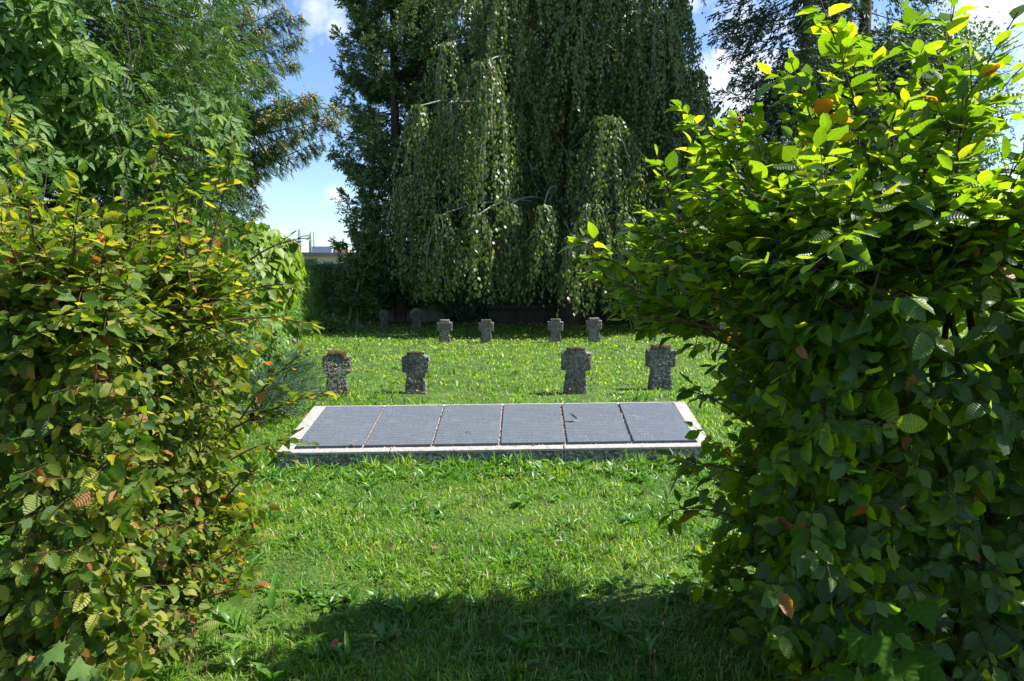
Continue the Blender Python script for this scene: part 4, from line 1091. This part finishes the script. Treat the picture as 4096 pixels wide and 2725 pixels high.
# ------------------------------------------------------------------ sloping memorial with six plates
def memorial():
    FL, FRt = Vector((-2.06, 5.88, 0)), Vector((1.83, 6.135, 0))
    BL, BR = Vector((-2.10, 7.18, 0)), Vector((1.90, 7.45, 0))
    zf, zb = .140, .310
    root = empty('memorial_slab', (-.1, 6.8, 0), 'long sloping memorial with six dark name plates in a pale stone frame', 'memorial')
    rm = root
    # body (solid wedge) and frame kerbs
    def prism(name, low, high, mat, bev=.004):
        bm = bmesh.new(); a = [bm.verts.new(p) for p in low]; b = [bm.verts.new(p) for p in high]
        bm.faces.new(a[::-1]); bm.faces.new(b)
        for i in range(4): bm.faces.new((a[i], a[(i + 1) % 4], b[(i + 1) % 4], b[i]))
        if bev: bmesh.ops.bevel(bm, geom=bm.edges[:], offset=bev, segments=1, affect='EDGES')
        me = bpy.data.meshes.new(name); bm.to_mesh(me); bm.free(); me.materials.append(mat)
        return link(name, me, rm)
    def P(u, v, dz=0.0):
        f = FL.lerp(FRt, u); b = BL.lerp(BR, u); p = f.lerp(b, v); p.z = zf + (zb - zf) * v + dz
        return p
    low = lambda p: Vector((p.x, p.y, -.08))
    # granite base, two stones end to end with a narrow joint
    for u0, u1 in ((0.0, .2495), (.2505, .6495), (.6505, 1.0)):
        q = [P(u0, 0), P(u1, 0), P(u1, 1), P(u0, 1)]
        for p in q: p.z -= .022
        prism('base_stone', [low(p) for p in q], q, M['kerb_face'], .003)
    th = .030
    fw, bw, sw = .062, .036, .024     # frame widths as fractions (front, back in v; side in u)
    def slabpiece(name, u0, u1, v0, v1, t0, t1, mat, bev=.003):
        q = [(u0, v0), (u1, v0), (u1, v1), (u0, v1)]
        return prism(name, [P(u, v, t0) for u, v in q], [P(u, v, t1) for u, v in q], mat, bev)
    for u0, u1 in ((-.002, .2485), (.2512, .6485), (.6512, 1.002)):
        slabpiece('frame_front', u0, u1, -.006, fw, -.020, .004, M['kerb_top'])
    for u0, u1 in ((-.002, .327), (.329, .667), (.669, 1.002)):
        slabpiece('frame_back', u0, u1, 1 - bw, 1.006, -.020, .004, M['kerb_top'])
    slabpiece('frame_side', -.002, sw + .006, fw + .001, 1 - bw - .001, -.020, .004, M['kerb_top'])
    slabpiece('frame_side', 1 - sw - .006, 1.002, fw + .001, 1 - bw - .001, -.020, .004, M['kerb_top'])
    slabpiece('bedding', sw + .0065, 1 - sw - .0065, fw + .0015, 1 - bw - .0015, -.021, -.008, M['joint'])
    # crumbs of mortar and dead leaves in the joints
    n = 6; u0s, u1s = sw + .008, 1 - sw - .008; gap = .0062
    wv = (u1s - u0s - gap * (n - 1)) / n
    v0, v1 = fw + .022, 1 - bw - .004
    ex = (P(.5 + .01, .5) - P(.5, .5)).normalized(); ey0 = (P(.5, .6) - P(.5, .5)).normalized(); ez = ex.cross(ey0).normalized(); ey = ez.cross(ex)
    plates = []
    for k in range(n):
        a = u0s + k * (wv + gap); cpt = P(a + wv / 2, (v0 + v1) / 2, .004)
        w = (P(a + wv, .5) - P(a, .5)).length; h = (P(.5, v1) - P(.5, v0)).length
        pl = None
        mw = Matrix(((ex.x, ey.x, ez.x, cpt.x), (ex.y, ey.y, ez.y, cpt.y), (ex.z, ey.z, ez.z, cpt.z), (0, 0, 0, 1)))
        mi = mw.inverted(); bm = bmesh.new()
        cs = [mi @ P(uu, vv, .004) for uu, vv in ((a, v0), (a + wv, v0), (a + wv, v1), (a, v1))]
        lo = [bm.verts.new((q.x, q.y, q.z - .013)) for q in cs]; hi = [bm.verts.new((q.x, q.y, q.z + .013)) for q in cs]
        bm.faces.new(lo[::-1]); bm.faces.new(hi)
        for i in range(4): bm.faces.new((lo[i], lo[(i + 1) % 4], hi[(i + 1) % 4], hi[i]))
        bmesh.ops.bevel(bm, geom=bm.edges[:], offset=.003, segments=2, affect='EDGES')
        me = bpy.data.meshes.new('name_plate'); bm.to_mesh(me); bm.free(); me.materials.append(M['plate'])
        o = bpy.data.objects.new('name_plate', me); COL.objects.link(o); o.parent = rm
        o.matrix_parent_inverse = Matrix.Translation(rm.location).inverted(); o.matrix_basis = mw
        plates.append((o, w, h, mw))
    # raised lettering large enough to read
    def text(k, s, fx, fy, size, rot=0.0):
        o, w, h, mw = plates[k]
        cu = bpy.data.curves.new('lettering', 'FONT'); cu.body = s; cu.size = size; cu.extrude = .0025; cu.resolution_u = 3
        t = bpy.data.objects.new('tmp', cu); COL.objects.link(t)
        dg = bpy.context.evaluated_depsgraph_get(); me = bpy.data.meshes.new_from_object(t.evaluated_get(dg)); bpy.data.objects.remove(t)
        me.materials.clear(); me.materials.append(M['plate_text'])
        q = bpy.data.objects.new('lettering', me); COL.objects.link(q); q.parent = o
        q.location = (-w / 2 + fx * w, -h / 2 + fy * h, .0150); q.rotation_euler = (0, 0, rot)
    text(2, '19', .06, .80, .055); text(2, '4', .16, .80, .055)
    text(4, '1946', .05, .475, .06); text(4, '1947', .04, .10, .06)
    text(5, '19', .06, .87, .055); text(5, '1949', .05, .58, .055); text(5, '1950', .05, .11, .06)
    # mortar crumbs in the joints
    rg = np.random.default_rng(3); C = []
    for k in range(1, n):
        for j in range(26):
            C.append(P(u0s + k * (wv + gap) - gap / 2 + rg.uniform(-.002, .002), rg.uniform(v0, v1), -.004))
    for j in range(60): C.append(P(rg.uniform(.04, .96), fw + .006, -.003))
    C = np.array([tuple(p) for p in C]); m = len(C)
    pb = [T([(-.5, -.5, 0), (.5, -.4, 0), (.4, .5, 0), (-.5, .4, 0), (0, 0, .7)], [(0, 1, 4), (1, 2, 4), (2, 3, 4), (3, 0, 4)])]
    o = scatter('joint_crumbs', pb, C, frames(np.stack([rg.normal(0, 1, m), rg.normal(0, 1, m), np.zeros(m)], -1), np.tile([0, 0, 1.0], (m, 1))), rg.uniform(.006, .02, m), M['joint'], parent=rm, uv=False); o['kind'] = 'stuff'
    return P, ez
MP, MEZ = memorial()
def dead_leaf(px, py, Y, size, lab, rz, where):
    tp = CURLED[int(px) % 2]
    me = mesh_np('dead_leaf', tp['v'] * size, [tp['t'], tp['q']], M['dead'], uv=tp['uv'], smooth=True)
    o = link('dead_leaf', me); p = where; o.location = p; o.rotation_euler = (.3, .2, rz)
    tag(o, lab, 'leaf', 'fallen leaves')
dead_leaf(575, 425, 6.8, .085, 'curled brown leaf lying on the fifth name plate', 1.4, MP(.692, .50, .045))
dead_leaf(341, 449, 6.1, .05, 'brown leaf scrap on the front kerb near the first joint', 1.0, MP(.165, .075, .012))
dead_leaf(530, 447, 6.2, .04, 'tiny brown leaf scrap on the front kerb near the middle of the memorial', 2.0, MP(.585, .06, .012))
for px, py, lab in ((432, 549, 'brown curled leaf in the grass left of centre'), (340, 640, 'long brown fallen leaf upright in the shaded grass at lower left'), (609, 541, 'pinkish brown leaf in the shade patch near the right hedge'),
                    (490, 600, 'reddish brown leaf at the edge of the foreground shade')):
    p = ground_at(px, py, .05); dead_leaf(px, py, 0, .06, lab, px * .1, p)
tw = tubes('fallen_twig', [[tuple(MP(.415, .30, .024)), tuple(MP(.425, .29, .030)), tuple(MP(.432, .25, .024))]], [[.003, .003, .002]], M['twig'], sides=4)
tag(tw, 'small grey twig lying on the third name plate', 'twig')
# ivy-like fringe and tall tufts in front of the kerb
def tufts():
    rg = np.random.default_rng(91); P, A, U, S = [], [], [], []
    for x in list(rg.uniform(-2.0, 1.8, 26)) + [-1.15, -1.1, -.35, .05]:
        y = 5.95 + .0655 * x - rg.uniform(.0, .1)
        for k in range(14):
            a = rg.uniform(0, 6.28); P.append((x + rg.normal(0, .02), y + rg.normal(0, .02), 0)); e = rg.uniform(.9, 1.45)
            A.append((math.cos(a) * math.cos(e), math.sin(a) * math.cos(e), math.sin(e))); S.append(rg.uniform(.10, .24))
    P, A, S = np.array(P), nrmz(np.array(A)), np.array(S)
    yy = nrmz(np.stack([A[:, 0], A[:, 1], 0 * A[:, 0]], -1)); yy = nrmz(yy - (yy * A).sum(-1, keepdims=True) * A); xx = np.cross(yy, A)
    o = scatter('tall_grass', BLADE, P, np.stack([xx, yy, A], -1), np.stack([S * .45, S, S], -1), M['grass'], uv=False)
    tag(o, 'tall uncut grass tufts along the front kerb of the memorial', 'grass', kind='stuff')
tufts()

# ------------------------------------------------------------------ the two hornbeam hedges
def twigs_to_leaves(B, D, L, Nn, rg, spacing=.030, leafsize=(.055, .09), droop=.5, upw=.6, sag=.25, k_max=16):
    """B base, D direction, L length, Nn outward normal per twig -> leaf arrays and twig paths"""
    n = len(B); k = np.maximum(3, np.minimum(k_max, (L / spacing).astype(int)))
    K = k_max
    j = np.arange(K)[None]
    t = (j + rg.uniform(.0, .5, (n, K))) / k[:, None]; ok = (j < k[:, None]) & (rg.random((n, K)) > .06)
    pos = B[:, None] + D[:, None] * (L[:, None] * t)[..., None]
    pos[..., 2] -= sag * (L[:, None] * t) ** 2
    side = nrmz(np.cross(D, np.array([0, 0, 1.0]) + rg.normal(0, .15, (n, 3))))
    sg = np.where(j % 2 == 0, 1.0, -1.0)
    ax = D[:, None] * .55 + side[:, None] * (sg * .85)[..., None] + rg.normal(0, .16, (n, K, 3))
    ax[..., 2] -= droop[:, None] if np.ndim(droop) else droop
    last = (j >= k[:, None] - 1)
    ax = np.where(last[..., None], D[:, None] + np.array([0, 0, -.2]), ax)
    up = Nn[:, None] * (1 - upw)[:, None, None] + np.array([0, 0, 1.0]) * upw[:, None, None] + rg.normal(0, .22, (n, K, 3))
    size = rg.uniform(leafsize[0], leafsize[1], (n, K)) * (1.05 - .35 * np.clip(t, 0, 1)) * rg.uniform(.8, 1.2, (n, 1))
    pos = pos + nrmz(ax) * .006
    m = ok
    tt = np.linspace(0, 1, 3)[None, :, None]
    path = B[:, None] + D[:, None] * (L[:, None, None] * tt)
    path[..., 2] -= sag * (L[:, None] * tt[..., 0]) ** 2
    return pos[m], frames(ax[m], up[m]), size[m], path
def hedge(name, label, mat, xin, sgn, y0, y1, ztop, xout, shoots, seed, ntw, topshoots, ls):
    rg = np.random.default_rng(seed)
    cx = (xin + xout) / 2
    root = empty(name, (cx, (y0 + y1) / 2, 0), label, 'hedge')
    W = abs(xout - xin); D_ = y1 - y0
    # faces: front (-Y), back (+Y), end (towards the gap), top
    areas = np.array([W * ztop * 1.5, W * ztop * .55, D_ * ztop * 1.7, W * D_ * 1.25]); pr = areas / areas.sum()
    f = rg.choice(4, ntw, p=pr)
    # denser close to the gap end, where the picture looks
    u = rg.random(ntw) ** 1.25; v = rg.random(ntw); w = rg.random(ntw)
    X = xin + (xout - xin) * u; Y = y0 + D_ * w; Z = .05 + (ztop - .05) * v
    Nn = np.zeros((ntw, 3))
    a = f == 0; Y[a] = y0; Nn[a] = (0, -1, 0)
    a = f == 1; Y[a] = y1; Nn[a] = (0, 1, 0)
    a = f == 2; X[a] = xin; Nn[a] = (-sgn, 0, 0)
    a = f == 3; Z[a] = ztop; Nn[a] = (0, 0, 1)
    P = np.stack([X, Y, Z], -1)
    lump = .07 * fbm(P, 3.1, seed) + .05 * fbm(P, 7, seed + 3)
    inn = rg.uniform(.10, .34, ntw)
    B = P + Nn * (lump - inn)[:, None]
    # round the corners of the block
    D = Nn * .75 + rg.normal(0, .42, (ntw, 3)) + np.array([0, 0, .22])
    D[f == 2, 2] += .10
    D[:, 0] += -sgn * .12
    D = nrmz(D)
    hz = np.clip((Z - .9) / .8, 0, 1)
    L = rg.uniform(.16, .36, ntw) * np.where((f == 2) & (Z < 1.35), .72, 1.0) + (f == 2) * hz * rg.uniform(0, .22 if sgn > 0 else .08, ntw) + (f == 3) * rg.uniform(0, .3, ntw) ** 1.2
    upw = np.where(f == 3, .85, np.where(Z > ztop - .35, .6, np.where(f == 2, .45, .22))) + rg.normal(0, .08, ntw)
    droop = np.where(f == 3, .12, np.where(Z > ztop - .3, .3, .95))
    p1, F1, s1, path1 = twigs_to_leaves(B, D, L, Nn, rg, droop=droop, upw=np.clip(upw, 0, 1), leafsize=ls)
    # long shoots with side twigs
    SB, SE = [], []
    for b, e in shoots: SB.append(b); SE.append(e)
    for _ in range(topshoots):
        x = xin + (xout - xin) * rg.random() ** 1.1; b = np.array([x, rg.uniform(y0 + .1, y1 - .1), ztop - .45])
        e = b + np.array([rg.normal(-.05 * sgn, .22), rg.normal(0, .22), rg.uniform(.45, 1.0)])
        SB.append(b); SE.append(e)
    SB, SE = np.array(SB), np.array(SE); ns = len(SB)
    SD = SE - SB; SL = np.linalg.norm(SD, axis=1); SDn = nrmz(SD)
    main = np.stack([bez(b, (b + e) / 2 + np.array([rg.normal(0, .04), rg.normal(0, .04), .05]), e, 8) for b, e in zip(SB, SE)])
    tb, td, tl = [], [], []
    for i in range(ns):
        m = int(SL[i] / .062)
        for q in range(m):
            t = rg.uniform(.25, .93); pnt = main[i][min(6, int(t * 7))] * (1 - (t * 7 - int(t * 7))) + main[i][min(7, int(t * 7) + 1)] * (t * 7 - int(t * 7))
            dd = nrmz(SDn[i] * .8 + rg.normal(0, .55, 3)); tb.append(pnt); td.append(dd); tl.append(rg.uniform(.08, .30) * (1.15 - t))
    p2, F2, s2, path2 = twigs_to_leaves(np.array(tb), np.array(td), np.array(tl), np.tile([0, 0, 1.0], (len(tb), 1)), rg, droop=.15, upw=np.full(len(tb), .7), leafsize=ls)
    p3, F3, s3, _ = twigs_to_leaves(main[:, 3], nrmz(main[:, 7] - main[:, 3]), np.linalg.norm(main[:, 7] - main[:, 3], axis=1), np.tile([0, 0, 1.0], (ns, 1)), rg, droop=.1, upw=np.full(ns, .6), sag=0.0, spacing=.04, leafsize=ls)
    P = np.concatenate([p1, p2, p3]); FR = np.concatenate([F1, F2, F3]); S = np.concatenate([s1, s2, s3])
    k = P[:, 2] > .02; P, FR, S = P[k], FR[k], S[k]
    n = len(P); pick = rg.integers(0, len(LEAF), n)
    m = leaf_parts(root, tmesh_of(LEAF, 'leaf', mat), P, FR, S, 300, 9, pick=pick)
    o = scatter('foliage', LEAF_LO, P[~m], FR[~m], S[~m], mat, rnd=rg.random((~m).sum()), parent=root, smooth=True, pick=pick[~m]); o['kind'] = 'stuff'
    paths = np.concatenate([path1, path2]); rr = np.tile(np.linspace(.0030, .0012, 3), (len(paths), 1))
    o = tubes('twigs', paths, rr, M['twig'], root, sides=3); o['kind'] = 'stuff'
    for i in range(ns): tubes('shoot', main[i:i + 1], np.linspace(.0052, .0020, 8)[None], M['twig'], root, sides=5)
    # woody stems inside
    st, sr = [], []
    for i in range(34):
        x = xin + (xout - xin) * (.14 + .86 * i / 34); y = rg.uniform(y0 + .35, y1 - .35)
        st.append(bez((x, y, -.05), (x + rg.normal(0, .1), y + rg.normal(0, .1), 1), (x + rg.normal(0, .25), y + rg.normal(0, .3), ztop - .1), 8)); sr.append(np.linspace(.028, .008, 8))
    for i in range(34): tubes('stem', st[i][None], sr[i][None], M['bark'], root, sides=6)
    st0 = list(st); st, sr = [], []
    for i in range(160):
        b = st0[rg.integers(0, 34)][rg.integers(1, 7)]; e = b + np.array([rg.normal(sgn * .06, .16), rg.normal(0, .2), rg.uniform(.05, .4)])
        st.append(bez(b, (b + e) / 2, e, 8)); sr.append(np.linspace(.007, .003, 8))
    o = tubes('inner_branches', np.stack(st), np.stack(sr), M['bark'], root, sides=4); o['kind'] = 'stuff'
    # brown curled leaves
    q = rg.choice(n, 60 if sgn < 0 else 14, replace=False)
    tms = tmesh_of(CURLED, 'dead_leaf', M['dead'])
    for i in q:
        if P[i, 1] > y1 or P[i, 2] > ztop + .1: continue
        o = bpy.data.objects.new('dead_leaf', tms[i % 2]); COL.objects.link(o); o.parent = root; s = S[i] * .9
        pp = P[i] + np.array([-sgn * .03, -.03, 0])
        o.matrix_parent_inverse = Matrix.Translation(root.location).inverted()
        o.matrix_basis = Matrix([[*(FR[i, r] * s), pp[r]] for r in range(3)] + [[0, 0, 0, 1]])
    print(name, 'leaves', n)
    return root

def sh(b, e): return (np.array(at(*b)), np.array(at(*e)))
R_SHOOTS = [sh((715, 300, 3.3), (600, 262, 3.2)), sh((715, 310, 3.2), (612, 285, 3.2)), sh((715, 290, 3.4), (622, 238, 3.3)), sh((725, 270, 3.4), (650, 215, 3.4)), sh((720, 280, 3.1), (638, 250, 3.1)), sh((720, 300, 3.0), (628, 300, 3.1)),
            sh((730, 250, 3.3), (668, 185, 3.3)), sh((740, 240, 3.2), (700, 150, 3.2)), sh((705, 320, 3.3), (610, 308, 3.3)), sh((715, 330, 3.1), (640, 325, 3.2)), sh((720, 270, 2.9), (655, 235, 2.9)),
            sh((700, 330, 2.9), (577, 240, 2.9)), sh((720, 340, 2.8), (588, 272, 2.8)), sh((760, 300, 3.0), (641, 205, 3.0)), sh((760, 290, 2.9), (634, 228, 2.9)),
            sh((790, 260, 3.0), (678, 92 + 10, 3.0)), sh((800, 250, 2.8), (683, 190, 2.8)), sh((800, 240, 2.9), (735, 83 + 30, 2.9)), sh((835, 190, 2.8), (768, 70, 2.8)),
            sh((840, 220, 2.7), (790, 60, 2.7)), sh((880, 230, 2.6), (818, -6, 2.6)), sh((860, 200, 2.9), (850, 30, 2.9)), sh((900, 220, 2.7), (866, 50, 2.7)),
            sh((920, 200, 2.8), (905, 8, 2.8)), sh((920, 200, 2.6), (955, 2, 2.6)), sh((900, 220, 2.4), (1018, 12, 2.4)), sh((950, 190, 2.5), (1030, 60, 2.5)), sh((960, 260, 2.5), (1040, 130, 2.5)),
            sh((850, 280, 2.6), (960, 90, 2.6)), sh((820, 260, 2.9), (720, 130, 2.9)), sh((780, 330, 2.6), (640, 260, 2.6)), sh((740, 350, 2.9), (605, 300, 2.9)), sh((740, 340, 2.7), (620, 318, 2.7)),
            sh((745, 420, 2.9), (692, 392, 3.1)), sh((760, 480, 2.9), (672, 462, 3.0)), sh((740, 520, 2.8), (668, 512, 2.9)),
            sh((980, 300, 2.3), (1030, 150, 2.3)), sh((870, 300, 2.3), (905, 100, 2.4)), sh((800, 300, 2.5), (760, 150, 2.6)), sh((700, 300, 3.1), (655, 150, 3.2)), sh((730, 280, 3.3), (690, 140, 3.3))]
hedge('hornbeam_hedge', 'large right hornbeam hedge with backlit yellow-green shoots reaching over the gap', M['hedge_r'], 1.06, 1, 2.30, 3.38, 1.90, 3.3, R_SHOOTS, 3, 2350, 28, (.068, .112))
L_SHOOTS = [sh((40, 300, 2.7), (2, 108, 2.7)), sh((210, 250, 3.0), (232, 138, 3.0)), sh((95, 280, 2.8), (75, 190, 2.8)), sh((250, 260, 3.0), (311, 238, 3.0)), sh((230, 320, 3.1), (320, 328, 3.1)),
            sh((230, 430, 3.0), (326, 392, 3.0)), sh((230, 460, 2.9), (303, 440, 2.9)), sh((220, 300, 3.0), (296, 285, 3.0)), sh((190, 280, 2.9), (170, 205, 2.9)), sh((225, 500, 3.0), (262, 470, 3.0)),
            sh((215, 560, 3.0), (262, 545, 3.0)), sh((150, 260, 2.7), (140, 200, 2.7)), sh((200, 600, 2.9), (262, 590, 2.9)), sh((240, 420, 3.0), (310, 350, 3.0)), sh((120, 275, 2.6), (125, 195, 2.6))]
hedge('hornbeam_hedge', 'left hornbeam hedge with olive and yellowing leaves and a sunlit end', M['hedge_l'], -1.42, -1, 2.25, 3.60, 1.72, -3.5, L_SHOOTS, 4, 2900, 9, (.052, .084))

# maple seedlings at the feet of the hedges
def seedling(name, label, px0, px1, py0, py1, Y, n, size, mat, seed):
    rg = np.random.default_rng(seed); root = empty(name, tuple(at((px0 + px1) / 2, py1, Y)), label, 'seedling'); root.location.z = 0
    tm = tmesh_of(MAPLE, 'leaf', mat); st = []
    b0 = np.array([root.location.x, root.location.y + .1, 0.0])
    for i in range(n):
        p = np.array(at(rg.uniform(px0, px1), rg.uniform(py0, py1), Y + rg.uniform(-.08, .08))); p[2] = max(p[2], .05)
        o = bpy.data.objects.new('leaf', tm[0]); COL.objects.link(o); o.parent = root; s = size * rg.uniform(.75, 1.15)
        f = frames(np.array([[rg.normal(0, .7), -.5, rg.uniform(-.9, -.2)]]), np.array([[rg.normal(0, .3), -.8, .8]]))[0]
        o.matrix_parent_inverse = Matrix.Translation(root.location).inverted()
        o.matrix_basis = Matrix([[*(f[r] * s), p[r]] for r in range(3)] + [[0, 0, 0, 1]])
        st.append(bez(b0, (b0 + p) / 2 + np.array([0, .03, .05]), p, 6))
    tubes('stem', np.stack(st), np.tile(np.linspace(.004, .002, 6), (n, 1)), M['weed'], root, sides=4)
seedling('maple_seedling', 'maple seedling with broad lobed leaves at the foot of the right hedge', 835, 925, 600, 672, 2.15, 12, .11, M['maple'], 1)
seedling('maple_seedling', 'pale maple seedling at the foot of the left hedge at the bottom left corner', 40, 150, 645, 680, 2.12, 7, .065, M['maple_l'], 2)
p = ground_at(246, 642, .10)
root = empty('maple_seedling', (p.x, p.y, 0), 'single whitish maple leaf standing out at the left hedge base beside the grass', 'seedling')
o = bpy.data.objects.new('leaf', tmesh_of(MAPLE, 'leaf', M['maple_l'])[0]); COL.objects.link(o); o.parent = root; o.location = (0, 0, .12); o.rotation_euler = (.6, .1, 2.4); o.scale = (.11, .11, .11)
tubes('stem', [[(p.x, p.y, 0), (p.x, p.y, .06), (p.x, p.y, .12)]], [[.003, .002, .002]], M['weed'], root, sides=4)
for o in bpy.data.objects:
    if o.parent and o.name.split('.')[0] in JOINED: o['kind'] = 'stuff'
tri = 0
for o in bpy.data.objects:
    if o.type == 'MESH': tri += sum(1 for _ in ()) + len(o.data.loops) - 2 * len(o.data.polygons)
print('TRIANGLES', tri)
